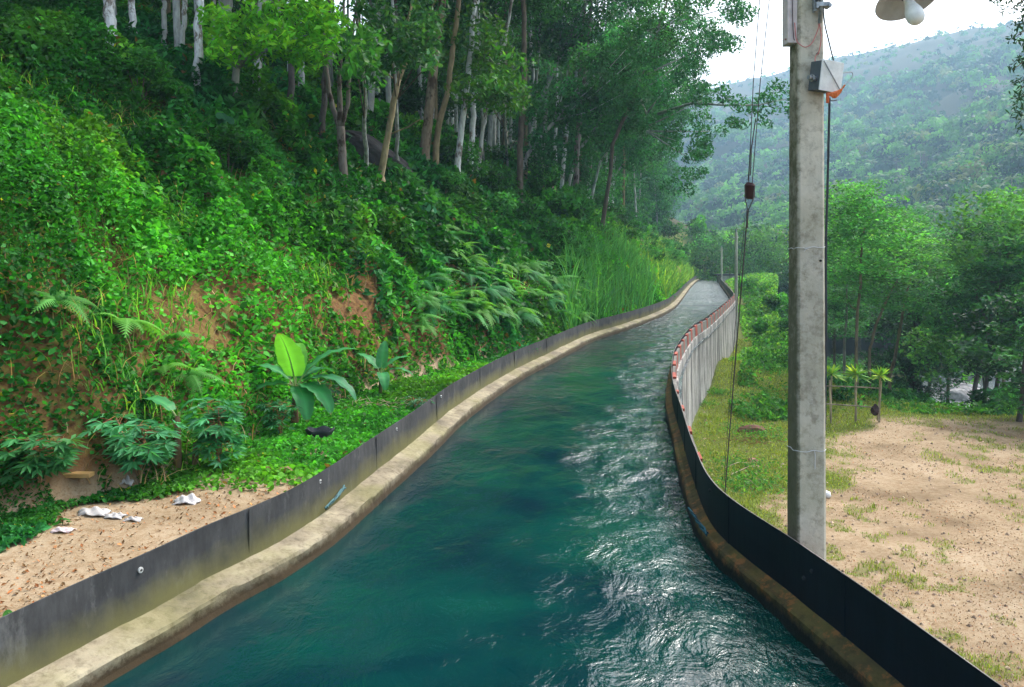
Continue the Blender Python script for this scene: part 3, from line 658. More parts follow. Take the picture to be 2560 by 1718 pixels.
def clusters(cent, rad, per, g=rng, flat=.75, shell=.55):
    """points in lumpy clusters, denser towards each cluster's skin"""
    cent = np.asarray(cent, float); rad = np.broadcast_to(rad, len(cent)); out = []
    for c, r in zip(cent, rad):
        n = max(3, int(per * (r / np.mean(rad)) ** 2)); v = g.normal(size=(n, 3)); v /= np.linalg.norm(v, axis=1)[:, None]
        v *= (g.random((n, 1)) * (1 - shell) + shell) * r; v[:, 2] *= flat; out.append(c + v)
    return np.vstack(out)
def crown_mesh(name, seed, rx, rz, ncl, per, size, base, clr=.33, up=.4, yel=.1, droop=.25, hollow=.25):
    g = np.random.default_rng(seed); v = g.normal(size=(ncl, 3)); v /= np.linalg.norm(v, axis=1)[:, None]
    v *= (g.random((ncl, 1)) ** .5 * (1 - hollow) + hollow); cent = v * np.array([rx, rx, rz])
    rad = g.uniform(.6, 1.3, ncl) * clr * rx; P = clusters(cent, rad, per, g)
    cnt = [max(3, int(per * (r / np.mean(rad)) ** 2)) for r in rad]; cc = np.repeat(np.exp(g.normal(0, .38, ncl)), cnt)[:, None]
    return cloud(name, P, g.uniform(.7, 1.3, len(P)) * size, base, None, 'leaf', up, droop, .48, .3, yel, g, mesh_only=True, cols=np.clip(hue(len(P), base, .3, yel, g) * cc, 0, .7)), cent

G_DARK, G_MID, G_LITE, G_YEL = (.024, .092, .025), (.034, .15, .030), (.045, .19, .03), (.10, .27, .03)
CROWNS = [crown_mesh('crown', 100 + i, 4.0, 3.6, 34, 120, .30, b) for i, b in enumerate((G_DARK, G_MID, (.028, .12, .036)))]
SPARSE = [crown_mesh('crown', 120 + i, 3.0, 3.8, 26, 95, .24, b, .3) for i, b in enumerate(((.028, .125, .05), (.03, .13, .035)))]
TEAL = [crown_mesh('crown', 140 + i, 3.0, 3.2, 30, 130, .25, b, .32) for i, b in enumerate(((.025, .13, .05), (.035, .16, .052)))]
def trunk_mesh(pts, r0, r1, c, wobb=.05, k=9, seed=0, flare=1.3):
    P = wob(pts, wobb, 5, seed); n = len(P); rad = [(r0 + (r1 - r0) * i / (n - 1)) * (flare if i == 0 else 1 + .03 * math.sin(i * 2.1)) for i in range(n)]
    m = MB(); m.tube(P, rad, k, c); return m, P
def limbs(m, tip, cent, r, c, n=7, base=None):
    for j in range(min(n, len(cent))):
        q = Vector(cent[j * len(cent) // n]); b = base if base is not None else tip
        mid = b.lerp(q, .5) + Vector((0, 0, -.25)); m.tube([b, mid, q], [r, r * .6, r * .25], 5, c)

WHITE, GREY, BROWN, TAN, DARKB = (.68, .70, .72), (.46, .47, .46), (.15, .115, .09), (.27, .21, .12), (.10, .09, .085)
# traced trunks of the left-hand wood: (base D x, y, width px, waypoints (x,y)..., colour, material, label)
TREES = [
 (258, 136, 28, [(252, 60), (245, 0)], WHITE, 1, 'thick white-barked tree with a brown foot, leftmost of the pale trunks'),
 (308, 130, 17, [(304, 60), (299, 0)], WHITE, 1, 'slim clean white trunk just right of the thick leftmost white tree'),
 (375, 95, 12, [(374, 40), (374, 0)], GREY, 1, 'thin grey trunk between the slim white trunk and the spotted ones'),
 (413, 150, 13, [(418, 70), (421, 0)], GREY, 1, 'thin pale trunk with a bent foot, left of the white blotched trunk'),
 (448, 212, 21, [(452, 100), (455, 0)], WHITE, 1, 'white blotched trunk with an orange foot, lowest of the pale trunks at upper left'),
 (486, 150, 9, [(488, 60), (490, 0)], GREY, 1, 'very thin grey trunk behind the yellow-green crown'),
 (583, 220, 19, [(590, 120), (597, 0)], GREY, 1, 'dark-sided mottled trunk on a stony mound behind the young yellow-green tree'),
 (527, 130, 11, [(526, 60), (525, 0)], GREY, 1, 'narrow lichened trunk rising through the yellow-green crown'),
 (663, 272, 16, [(664, 170), (666, 60)], DARKB, 0, 'short dark trunk alone in the shade right of the young yellow-green tree'),
 (734, 322, 15, [(740, 210), (746, 90)], DARKB, 1, 'dark trunk spotted with white lichen behind the forked tree'),
 (903, 332, 11, [(904, 230), (905, 120)], DARKB, 1, 'dark slender trunk behind the tan leaning tree'),
 (990, 420, 16, [(997, 310), (1024, 190), (1040, 60)], TAN, 0, 'mossy brown trunk right behind the thick leaning trunk'),
 (1040, 434, 16, [(1048, 330), (1062, 235), (1075, 100)], WHITE, 1, 'white-mottled trunk, first of the three pale ones right of the thick leaning trunk'),
 (1072, 420, 15, [(1076, 320), (1082, 230), (1090, 90)], WHITE, 1, 'white-mottled trunk, middle one of the three pale ones'),
 (1087, 430, 10, [(1098, 320), (1110, 250), (1150, 100), (1165, 20)], GREY, 1, 'slim grey trunk leaning right, last of the three pale ones'),
 (1123, 352, 13, [(1126, 300), (1130, 200)], WHITE, 1, 'short whitish trunk beside the small boulder'),
 (1145, 338, 10, [(1156, 260), (1168, 170), (1180, 60)], GREY, 1, 'pale trunk leaning right above the boulder slope'),
 (1184, 482, 16, [(1187, 340), (1192, 200), (1196, 40)], BROWN, 0, 'straight brown trunk down among the undergrowth, right of the three pale ones'),
 (1238, 305, 9, [(1240, 240), (1243, 120)], TAN, 1, 'thin tan trunk standing on the dry slope'),
 (1277, 460, 10, [(1287, 360), (1300, 250), (1316, 160), (1328, 90), (1334, 0)], WHITE, 1, 'wavy slender white trunk left of the double brown trunk'),
 (1340, 472, 9, [(1346, 380), (1352, 290), (1364, 200), (1376, 120), (1390, 0)], WHITE, 1, 'slender white trunk with a side branch, right of the double brown trunk'),
 (1386, 292, 7, [(1402, 240), (1408, 170), (1416, 105)], WHITE, 1, 'short thin white stem hanging among dark leaves'),
 (1460, 385, 6, [(1464, 320), (1474, 260), (1490, 215)], WHITE, 1, 'thin bowed white stem, nearest the wood\'s right edge'),
 (1484, 430, 6, [(1490, 360), (1500, 290)], GREY, 1, 'thin grey stem low at the right edge of the wood'),
]
def canopy_on(root, top_w, Hx, crown, cent, r, c, m, scl=1.0, rz=0.0, g_=random):
    o = link('crown', crown, root, top_w + Vector((0, 0, 1.2 * scl))); o.scale = (scl,) * 3; o.rotation_euler = (0, 0, rz)
    cs = [top_w + Vector((0, 0, 1.2 * scl)) + Vector((x * math.cos(rz) - y * math.sin(rz), x * math.sin(rz) + y * math.cos(rz), z)) * scl for x, y, z in cent]
    limbs(m, top_w, cs, r * .6, c, 9)
for i, (bx, by, wpx, way, c, mk, label) in enumerate(TREES):
    b = hit(bx, by, .25); d = b.y; r = max(.045, wpx * 2560 / 2336 / F * d / 2)
    root = empty('forest_tree', b, label, 'tree', 'trunks of the wood above the canal')
    pts = [Vector((0, 0, -.3))] + [at(x, y, d) - b for x, y in way]
    k = pts[-1] - pts[-2]; k = k / max(k.z, .1); tall = max(15 if i < 20 else 12, pts[-1].z + 6) + random.uniform(0, 3)
    if i == 21 or i == 22: tall = pts[-1].z + 3
    while pts[-1].z < tall - 4: pts.append(pts[-1] + Vector((k.x * .5 * 3, k.y * 3, 3)) + Vector((random.uniform(-.2, .2), random.uniform(-.2, .2), 0)))
    m, P = trunk_mesh(pts, r, r * .55, c, .035, 9, i)
    cm, ce = (CROWNS[i % 3] if r > .1 else SPARSE[i % 2]); canopy_on(root, P[-1], tall, cm, ce, r * .6, c, m, .8 if r < .1 else 1.05, i * 1.3)
    m.build('trunk', M['pale_bark' if mk else 'bark'], root, True)

# special near trees with traced forks
def forked(name, base, wpx, segs, c, mk, label, crown=None, scl=1.0, tall=14):
    b = hit(*base, .2); d = b.y; r = wpx * 2560 / 2336 / F * d / 2; root = empty(name, b, label, 'tree', 'trunks of the wood above the canal'); m = MB()
    ends = []
    for sg in segs:
        pts = [(at(x, y, d + dd) - b) for x, y, dd, _ in sg]; rad = [w_ * 2560 / 2336 / F * d / 2 for _, _, _, w_ in sg]
        pts2, rad2 = [], []
        for i in range(len(pts) - 1):
            for j in range(4): pts2.append(pts[i].lerp(pts[i + 1], j / 4) + Vector((random.uniform(-.02, .02), 0, 0))); rad2.append(rad[i] + (rad[i + 1] - rad[i]) * j / 4)
        pts2.append(pts[-1]); rad2.append(rad[-1]); m.tube(pts2, rad2, 9, c)
        if sg[-1][1] < 60:
            e = pts[-1]; k = (pts[-1] - pts[-2]); k = k / max(abs(k.z), .2); up = Vector((k.x * 4, k.y * 4 + .3, 4.5)); m.tube([e, e + up], [rad[-1], rad[-1] * .7], 7, c); ends.append(e + up)
    for i, e in enumerate(ends):
        cm, ce = CROWNS[(i + 1) % 3] if crown is None else crown; canopy_on(root, e, 0, cm, ce, .08, c, m, scl, i * 2.0)
    m.build('trunk', M['pale_bark' if mk else 'bark'], root, True)
forked('forest_tree', (784, 452), 22, [[(784, 462, 0, 24), (783, 400, 0, 20), (780, 330, 0, 19), (776, 290, 0, 20)], [(776, 292, 0, 14), (760, 250, .1, 12), (748, 200, .3, 11), (742, 120, .4, 9), (736, 20, .5, 7)],
   [(776, 292, 0, 12), (774, 240, -.1, 13), (774, 175, -.1, 9), (778, 90, -.1, 8), (784, 10, 0, 6)], [(778, 292, 0, 11), (792, 240, -.2, 10), (797, 180, -.3, 9), (802, 90, -.3, 8), (812, 20, -.3, 6)]], (.2, .17, .15), 1,
   'dark mottled tree forking into three stems, standing at the edge of the green bank', None, .7)
forked('forest_tree', (870, 417), 15, [[(868, 424, 0, 26), (869, 400, 0, 17), (880, 330, 0, 15), (897, 240, 0, 14), (909, 180, 0, 13)], [(909, 182, 0, 10), (920, 120, .3, 9), (928, 60, .5, 7), (940, 0, .6, 5)],
   [(910, 182, 0, 9), (930, 135, -.3, 8), (955, 80, -.6, 6), (985, 20, -.9, 5)], [(905, 185, 0, 4), (880, 165, -.3, 3), (840, 150, -.7, 2.5)], [(894, 305, 0, 4), (930, 290, -.4, 3), (960, 272, -.7, 2)]], (.33, .27, .15), 0,
   'tan leaning tree with an orange foot, forking into two long branches', SPARSE[0], .75)
forked('forest_tree', (970, 418), 32, [[(971, 425, 0, 36), (968, 395, 0, 28), (968, 350, 0, 25), (976, 280, 0, 23), (985, 200, 0, 22), (993, 120, 0, 20), (1002, 50, 0, 19), (1008, 0, 0, 18)]], (.22, .17, .12), 1,
   'thickest trunk of the wood, brown and leaning slightly right', None, 1.0)
# red ring on it
b = hit(970, 418, .2)
forked('forest_tree', (1315, 492), 15, [[(1315, 500, 0, 15), (1314, 420, 0, 13), (1316, 340, 0, 13), (1321, 290, 0, 13)], [(1320, 292, 0, 9), (1318, 220, .3, 8), (1324, 150, .5, 8), (1330, 60, .5, 6), (1334, 0, .5, 6)],
   [(1321, 292, 0, 10), (1330, 220, -.2, 9), (1337, 150, -.3, 8), (1345, 70, -.4, 7), (1350, 0, -.4, 6)]], (.24, .2, .19), 1, 'double-stemmed grey-brown tree between the two slender white trunks', SPARSE[1], 1.0)

# plain background trunks deeper in the wood, all alike
proto_m = []
for k in range(5):
    H = 12 + k; pts = [(0, 0, -.5), (.15 * (k - 2), .1, H * .35), (.3 * (k - 2), .2, H * .7), (.5 * (k - 2), .1, H)]
    m, P = trunk_mesh(pts, .16, .07, (GREY, WHITE, TAN, WHITE, GREY)[k], .05, 7, k); cm, ce = (CROWNS[k % 3] if k != 3 else SPARSE[0])
    limbs(m, P[-1], [P[-1] + Vector((x, y, z + 1)) for x, y, z in ce], .06, BROWN, 7); t = m.build('trunk', M['pale_bark' if k in (1, 3) else 'bark'], None, True)
    proto_m.append((t.data, P[-1] + Vector((0, 0, 1)), cm)); bpy.data.objects.remove(t)
g = np.random.default_rng(5); placed = []; tries = 0
while len(placed) < 150 and tries < 9000:
    tries += 1; rr = g.uniform(-.72, .16); d = g.uniform(24, 112); x, y = rr * d, d
    z, s, t = terrain([x], [y]); s = s[0]; t = t[0]
    if s < (10.5 if t < 40 else 6.5) or s > 85: continue
    if any((x - a) ** 2 + (y - b_) ** 2 < (1.7 + .012 * d) ** 2 for a, b_ in placed): continue
    placed.append((x, y)); k = int(g.integers(0, 5)); tm, cp, cm = proto_m[k]; s_ = g.uniform(.85, 1.2)
    root = empty('forest_tree', (x, y, z[0]), 'slender tree standing among many like it in the dark depth of the wood', 'tree', 'background trees deep in the wood', g.uniform(0, 6.28))
    root.scale = (s_,) * 3; link('trunk', tm, root); link('crown', cm, root, cp)
for _ in range(4000):      # a denser screen towards the bend, where the wood closes over the bank
    if len(placed) > 215: break
    rr = g.uniform(-.16, .19); d = g.uniform(48, 165); x, y = rr * d, d; z, s, t = terrain([x], [y])
    if not 7.5 < s[0] < 60 or any((x - a) ** 2 + (y - b_) ** 2 < 9 for a, b_ in placed): continue
    placed.append((x, y)); root = empty('forest_tree', (x, y, z[0]), 'leafy tree in the closed wall of foliage behind the double brown trunk', 'tree', 'leafy trees closing the wood towards the bend', g.uniform(0, 6.28)); k = len(placed); s_ = g.uniform(.9, 1.4)
    for q in range(3): o = link('crown', TEAL[(k + q) % 2][0], root, (.6 * q - .6, .5 - .4 * q, (3.0 if rr > .08 else 6.5) + 3.8 * q)); o.scale = (s_,) * 3; o.rotation_euler = (0, 0, q * 2.1)
    link('trunk', proto_m[k % 5][0], root)
# low dark understorey between them
USM = [crown_mesh('foliage', 260 + i, 2.0, 1.7, 16, 90, .30, b, .4, .4, .05)[0] for i, b in enumerate(((.012, .05, .016), (.016, .065, .02)))]
pl2 = []
for _ in range(3000):
    if len(pl2) >= 30: break
    rr = g.uniform(-.72, .2); d = g.uniform(34, 120); x, y = rr * d, d; z, s, t = terrain([x], [y])
    if not 13 < s[0] < 70 or any((x - a) ** 2 + (y - b_) ** 2 < 12 for a, b_ in pl2): continue
    pl2.append((x, y)); root = empty('understorey_bush', (x, y, z[0]), 'dark bush among many like it on the shaded floor of the wood', 'bush', 'bushes on the floor of the wood', g.uniform(0, 6.28))
    s_ = g.uniform(.8, 1.7); o = link('foliage', USM[len(pl2) % 2], root, (0, 0, 1.3 * s_)); o.scale = (s_,) * 3
    m = MB(); m.tube([(0, 0, -.2), (.1, 0, 1.4 * s_)], [.05, .02], 5, BROWN); m.build('stem', M['bark'], root)
# trees along the right edge of the wood, over the canal, with dense blue-green crowns down to the bank
EDGE = [(1450, 480, 44, 9, .9, 'dense dark tree over the reed clump'), (1520, 520, 58, 12, 1.0, 'broad dark tree leaning out where the canal narrows'), (1555, 540, 72, 15, 1.1, 'tall dark tree at the right end of the wood'),
        (1500, 470, 66, 18, 1.3, 'high-crowned tree behind the right end of the wood'), (1430, 440, 52, 16, 1.1, 'airy tree with sky between its leaves'), (1570, 560, 92, 15, 1.2, 'farthest tree of the wood beside the canal')]
for i, (px, py, d, H, s_, label) in enumerate(EDGE):
    xc = ray(px, 0)[0] * d; x = float(np.interp(d, LE[:, 1], LE[:, 0])) - 8.0 - .5 * i; xc = xc - x; z, s, t = terrain([x], [d]); root = empty('canal_side_tree', (x, d, z[0]), label, 'tree', 'trees at the right edge of the wood')
    m, P = trunk_mesh([(0, 0, -.3), (xc * .15, -.1, H * .3), (xc * .7, -.3, H * .8)], .16, .07, GREY, .06, 7, i + 60)
    for q in range(4):
        cm, ce = (TEAL if q < 3 else SPARSE)[(i + q) % 2]; hh = H * (.5 + .17 * q); o = link('crown', cm, root, (xc * min(1, .45 + .2 * q) + .5 * (q - 1), -.3 * q, hh)); o.scale = (s_ * (1.05 - .10 * q),) * 3; o.rotation_euler = (0, 0, i + q * 2.2)
    limbs(m, P[-1], [P[-1] + Vector((x_, y_, z_)) for x_, y_, z_ in SPARSE[i % 2][1]], .05, GREY, 7, Vector((xc * .35, -.15, H * .5))); m.build('trunk', M['bark'], root, True)

# crowns shaped from the photograph: cluster centres (D x, y, depth, radius m)
def traced_crown(root, pts, per, size, base, name='crown', yel=.1, up=.4, wid=.48, droop=.25, var=.3):
    C = clusters([tuple(at(x, y, d)) for x, y, d, r in pts], [r for *_, r in pts], per); loc = root.location
    return cloud(name, C - np.array(loc), rng.uniform(.7, 1.3, len(C)) * size, base, root, 'leaf', up, droop, wid, var, yel)
def scat(x0, y0, x1, y1, n, d0, d1, r0, r1, seed):
    r = random.Random(seed); return [(r.uniform(x0, x1), r.uniform(y0, y1), r.uniform(d0, d1), r.uniform(r0, r1)) for _ in range(n)]
# young yellow-green tree
b = hit(535, 272, .2); d = b.y; root = empty('young_tree', b, 'young tree with bright yellow-green leaves spreading over the upper left slope', 'tree')
m = MB(); m.tube([at(x, y, d) - b for x, y in ((535, 280), (534, 220), (538, 170), (540, 152))], [.17, .14, .11, .10], 8, (.3, .3, .26))
for q in ((500, 120), (520, 90), (565, 130), (600, 110), (660, 95), (700, 80), (575, 70)): m.tube([at(540, 156, d) - b, at(540 + (q[0] - 540) * .45, 150 + (q[1] - 150) * .55, d - .2) - b, at(*q, d - .4) - b], [.07, .05, .02], 6, (.3, .3, .26))
m.build('trunk', M['bark'], root, True)
C = [(x, y, d + random.uniform(-1.6, 1), random.uniform(.32, .62)) for x, y in [(485, 60), (500, 85), (470, 100), (520, 55), (520, 110), (545, 80), (495, 40), (560, 110), (575, 70), (600, 50), (600, 90), (625, 75), (640, 105), (655, 60), (665, 90), (690, 45), (700, 75), (715, 100), (735, 60), (750, 85), (745, 30), (765, 60), (720, 20), (770, 95), (560, 40), (640, 30), (610, 120), (680, 120), (740, 120), (560, 130), (590, 20), (700, 140), (690, 10), (510, 125)]]
traced_crown(root, C, 95, .27, (.10, .33, .03), yel=.25, up=.55, wid=.4)
# leaves hanging in the middle of the wood (lower limbs in light)
for seed, (box, n, d0, d1, label, base) in enumerate((((1000, 10, 1180, 235), 24, 24, 29, 'leafy mid-green tree whose limbs hang before the thick leaning trunk', (.035, .13, .02)), ((1100, 150, 1190, 245), 10, 23, 26, 'low leafy sapling over the three pale trunks', (.04, .16, .03)),
        ((800, 0, 990, 150), 20, 23, 29, 'tree with thin dark foliage above the tan leaning tree', (.022, .085, .03)), ((800, 90, 850, 190), 7, 22, 24, 'small sapling crown beside the forked tree', (.03, .13, .03)))):
    x0, y0, x1, y1 = box; b = hit((x0 + x1) / 2 + 14, 404, .2); ks = .75 * b.y / d1; d0, d1 = b.y * .68, b.y * .80
    root = empty('forest_tree', b, label, 'tree', 'leafy trees inside the wood')
    cl = scat(x0, y0, x1, y1, n, d0, d1, .45 * ks, .9 * ks, seed); traced_crown(root, cl, 75, .27 * ks ** .6, base, yel=.2)
    top = at((x0 + x1) / 2, y0, d1) - b; m, P = trunk_mesh([(0, 0, -.2), top * .5, top], .09, .04, GREY, .05, 7, seed)
    for q in cl[::4]: 
        e = at(*q[:3]) - b; m.tube([Vector(P[len(P) // 2]), e], [.03, .012], 5, BROWN)
    m.build('trunk', M['bark'], root, True)
# big airy crown at the right end of the wood, bright sky behind, and the long limb reaching to the pole
b = Vector((5.6, 50, 0)); b.z = gz(b.x, b.y)
root = empty('overhanging_tree', b, 'tall blue-green tree spreading against the white sky, with a limb reaching towards the pole', 'tree')
poly = [(1400, 0), (1470, 60), (1560, 30), (1650, 40), (1690, 10), (1640, 80), (1600, 110), (1640, 70), (1560, 140), (1480, 120), (1520, 200), (1590, 190), (1600, 230), (1560, 260), (1620, 300), (1600, 330), (1540, 320), (1500, 260), (1450, 200), (1430, 120), (1585, 370), (1560, 400)]
cl = []
for i, (x, y) in enumerate(poly):
    for q in range(4): cl.append((x + random.gauss(0, 24), y + random.gauss(0, 24), 50 + random.uniform(-5, 3), random.uniform(.45, 1.0)))
limb = [(1655, 230), (1680, 260), (1700, 240), (1730, 215), (1720, 250), (1745, 260), (1770, 240), (1760, 215), (1785, 255), (1800, 225), (1690, 285), (1735, 285), (1790, 200), (1640, 210), (1815, 250), (1670, 225), (1820, 220)]
for x, y in limb:
    for q in range(2): cl.append((x + random.gauss(0, 9), y + random.gauss(0, 9), 44 + random.uniform(-2, 2), random.uniform(.3, .52)))
traced_crown(root, cl, 105, .23, (.028, .125, .06), yel=.05, up=.3)
m = MB(); m.tube(wob([Vector((0, 0, -.5)), at(1400, 330, 50) - b, at(1480, 130, 50) - b, at(1535, -40, 50) - b], .08, 4, 3), [.15 - .008 * i for i in range(13)], 8, BROWN)
for x, y in poly[::2]: m.tube([at(1475, min(300, y + 60), 50) - b, at(x, y, 49) - b], [.07, .02], 5, GREY)
m.tube([at(1502, 260, 50) - b, at(1580, 235, 47) - b, at(1650, 240, 45) - b, at(1730, 240, 44) - b, at(1800, 225, 44) - b], [.11, .08, .06, .04, .02], 6, GREY); m.build('trunk', M['bark'], root, True)

# ---------------------------------------------------------------- undergrowth on the bank (nobody could count it)
RAGP = [(hit(a_, b_, 0).x, hit(a_, b_, 0).y, r_) for a_, b_, r_ in ((218, 1172, .38), (262, 1180, .22), (302, 1190, .2), (425, 1148, .36), (143, 1215, .2), (288, 1108, .15), (168, 1092, .3), (730, 1000, .25), (850, 385, 1.6), (820, 380, 1.2))]
def cover():
    g = np.random.default_rng(77); n = 1500000
    u = g.random(n); d = 4.5 * (95 / 4.5) ** u; a = g.uniform(-.80, .36, n); x = a * d; y = d
    keep = g.random(n) < 1; s, t = sd_left(x, y)
    s0 = 2.5 + .5 * smooth(10, 7.5, t) - 1.75 * smooth(13, 26, t); e = s - s0
    k = (e > -2.2) & (s > .45) & (s < 34)
    x, y, s, t, e, d = [v[k] for v in (x, y, s, t, e, d)]
    bare = fbm(x / 1.7, y / 1.7, 71); fine = fbm(x / .5, y / .5, 75); lump = fbm(x / 1.1, y / 1.1, 76); big = fbm(x / 5, y / 5, 79)
    face = smooth(-.1, .3, e) * smooth(2.6, 1.2, e)          # steep cut face: earth shows through
    dens = smooth(.76, .62, bare - .2 * smooth(1.1, .5, e) - .06 * (1 - face) + .075 * face * smooth(.5, .9, e) * smooth(26, 16, t)) * (.55 + .6 * lump)
    dens = np.maximum(dens, .34 * smooth(.38, .6, fine) * (e > 0))
    dens = np.where(e < 0, np.maximum(smooth(-.75, -.3, e + 1.0 * (lump - .5)) * .95, smooth(8.6, 11, t + .6 * e) * (.35 + .5 * smooth(.4, .6, lump))), dens)
    dens *= np.where(s > 13, .30, 1.0) * (1 - face * (.30 + .28 * smooth(22, 11, t)) * smooth(.2, .7, e))
    for rx_, ry_, rr_ in RAGP: dens = dens * smooth(rr_ * .8, rr_ * 1.2, np.hypot(x - rx_, y - ry_))
    k = g.random(len(x)) < dens * .62 * smooth(4, 7, d) ** .2
    x, y, s, t, e, d, lump, big, fine = [v[k] for v in (x, y, s, t, e, d, lump, big, fine)]
    hmax = np.clip(e, 0, 1) * (.10 + 1.25 * smooth(.32, .72, lump) * (.35 + 1.0 * big)) + .06
    hmax = np.where(e > 2, hmax * 1.15, hmax * .7); hmax = np.where(s > 13, hmax * .55, hmax)
    z = left_z(s, t, x, y) + hmax * (1 - g.random(len(x)) ** 1.8) + .02
    sz = np.clip(.0068 * d, .06, .26) * g.uniform(.65, 1.3, len(x)); kind = fbm(x / 3.3, y / 3.3, 90)
    sz = np.where(kind > .58, sz * 1.55, sz) * np.where(vnoise(x * 1.3, y * 1.3, 99) > .62, 1.35, 1)
    dark = np.array([[.022, .13, .02]]); lite = np.array([[.075, .33, .036]]); teal = np.array([[.028, .17, .05]])
    m1 = smooth(.35, .65, big + .25 * (fine - .5))[:, None]; m2 = smooth(.55, .66, kind)[:, None]; base = dark * (1 - m1) + lite * m1; base = base * (1 - m2) + teal * m2
    c = np.clip(base * np.exp(g.normal(0, .36, (len(x), 1))) * (1 + smooth(.5, .62, fbm(x / 1.9, y / 1.9, 141))[:, None] * np.array([[.7, .12, -.1]])) * (1 - .35 * smooth(.52, .62, fbm(x / 2.7, y / 2.7, 143))[:, None]), 0, .6)
    yl = g.random(len(x)) < .0025; c[yl] = (.45, .42, .03); br = g.random(len(x)) < .008; c[br] = (.16, .09, .035)
    bl = kind < .5
    for nm, sel, bf, wd in (('undergrowth', bl, True, .75), ('undergrowth', ~bl, False, .5)):
        C = np.stack([x, y, z], 1)[sel]; V, Fc, k_ = leaves(C, sz[sel], .55, .25, wd, g, blunt=bf)
        o = link(nm, np_mesh(nm, V, Fc, np.repeat(c[sel], k_, 0), (M['cover'],))); tag(o, 'dense green undergrowth of %s leaves covering the bank' % ('rounded' if bf else 'pointed'), 'undergrowth', None, 'stuff')
cover()

def blades(name, P, h, wdt, base, lean=.35, mt='cover', label=None, cat='grass', var=.3, yel=.3, segs=3, parent=None, kind='stuff', seed=3):
    g = np.random.default_rng(seed); n = len(P); a = g.uniform(0, 6.283, n); dr = np.stack([np.cos(a), np.sin(a), np.zeros(n)], 1); sd_ = np.stack([-np.sin(a), np.cos(a), np.zeros(n)], 1)
    L = g.uniform(.1, 1.0, n)[:, None] * lean; h = (np.broadcast_to(h, n) * g.uniform(.5, 1.2, n))[:, None]; w_ = (np.broadcast_to(wdt, n))[:, None]; V = []
    for i in range(segs + 1):
        q = i / segs; p = P + dr * L * h * q ** 1.8 * 1.4 + np.array([0, 0, 1.0]) * h * (q - .38 * L * q ** 3)
        ww = w_ * (1 - q) ** .7 * .5 + .0005; V += [p - sd_ * ww, p + sd_ * ww]
    V = np.stack(V, 1); k = 2 * (segs + 1); idx = np.arange(n * k).reshape(n, k)
    Fc = np.concatenate([np.stack([idx[:, 2 * i], idx[:, 2 * i + 1], idx[:, 2 * i + 3], idx[:, 2 * i + 2]], 1) for i in range(segs)])
    me = np_mesh(name, V.reshape(-1, 3), Fc, np.repeat(hue(n, base, var, yel, g), k, 0), (M[mt],)); o = link(name, me, parent)
    return tag(o, label, cat, None, kind) if label else o
# grass and thin stems mixed into the bank
g = np.random.default_rng(123); n = 260000; d = 5 * (60 / 5) ** g.random(n); x = g.uniform(-.8, .3, n) * d; s, t = sd_left(x, d); e = s - (2.5 + .5 * smooth(10, 7.5, t) - 1.75 * smooth(13, 26, t))
k = (e > -.2) & (e < 12) & (s > .6) & (g.random(n) < smooth(.53, .63, fbm(x / 1.5, d / 1.5, 131)) * .18); x, d, s, t, e = x[k], d[k], s[k], t[k], e[k]
blades('bank_grass', np.stack([x, d, left_z(s, t, x, d) + .15 * np.clip(e, 0, 1)], 1),   .22 + .007 * d, .010 + .0011 * d, (.08, .28, .045), 1.0, label='fine grass and weed stems tangled in the creepers of the bank', yel=.35, segs=3, seed=12)
n = 4200; d = 9.5 * (40 / 9.5) ** g.random(n); x = g.uniform(-.8, .2, n) * d; s, t = sd_left(x, d); k = (s > 2.2) & (s < 12); x, d, s, t = x[k], d[k], s[k], t[k]
blades('dry_stems', np.stack([x, d, left_z(s, t, x, d) + .1], 1), .45, .010 + .0006 * d, (.30, .22, .13), 1.4, label='dry brown stems sticking out of the creepers on the bank', yel=.1, segs=3, seed=13)
# turf and tufts on the right bench
g = np.random.default_rng(21); n = 420000
d = 9 * (60 / 9) ** g.random(n); a = g.uniform(.10, .72, n); x = a * d; y = d; wx = np.interp(y, RE[:, 1], RE[:, 0]); gr = near_grass(x, y)
k = (x > wx + .34) & (g.random(n) < (gr - .28) * 1.25); x, y, d = x[k], y[k], d[k]
blades('turf', np.stack([x, y, right_z(x, y) - .01], 1), .045 + .0022 * d + .1 * smooth(.55, .8, fbm(x / .8, y / .8, 44)), .006 + .0006 * d, (.17, .235, .04), .9, label='short yellow-green turf growing over the sandy yard', yel=.12, segs=2)
# leaf litter
def litter(name, x, y, zf, s, base, label, var=.5, up=.9, sd=4):
    g = np.random.default_rng(sd); C = np.stack([x, y, zf(x, y) + .012], 1); V, Fc, k = leaves(C, s, up, .0, .55, g, fold=.4)
    tag(link(name, np_mesh(name, V, Fc, np.repeat(hue(len(C), base, var, .2, g), k, 0), (M['dry'],))), label, 'leaf litter', None, 'stuff')
n = 42000; d = 9 * (34 / 9) ** g.random(n); x = g.uniform(.16, .72, n) * d; k = (x > np.interp(d, RE[:, 1], RE[:, 0]) + .35) & (fbm(x / 1.2, d / 1.2, 91) > .40); x, y = x[k], d[k]
litter('leaf_litter', x, y, right_z, g.uniform(.008, .035, len(x)) * (.7 + y / 30), (.20, .13, .08), 'dry brown leaves and bits scattered over the sandy yard')
n = 12000; d = 5 * (18 / 5) ** g.random(n); x = g.uniform(-.8, 0, n) * d; s, t = sd_left(x, d); k = (s > .4) & (s < 2.9); x, y = x[k], d[k]
litter('leaf_litter', x, y, lambda X, Y: left_z(*sd_left(X, Y), X, Y), g.uniform(.015, .06, len(x)), (.19, .11, .05), 'dry leaves and chips on the sandy strip behind the grey rubber wall', sd=9)

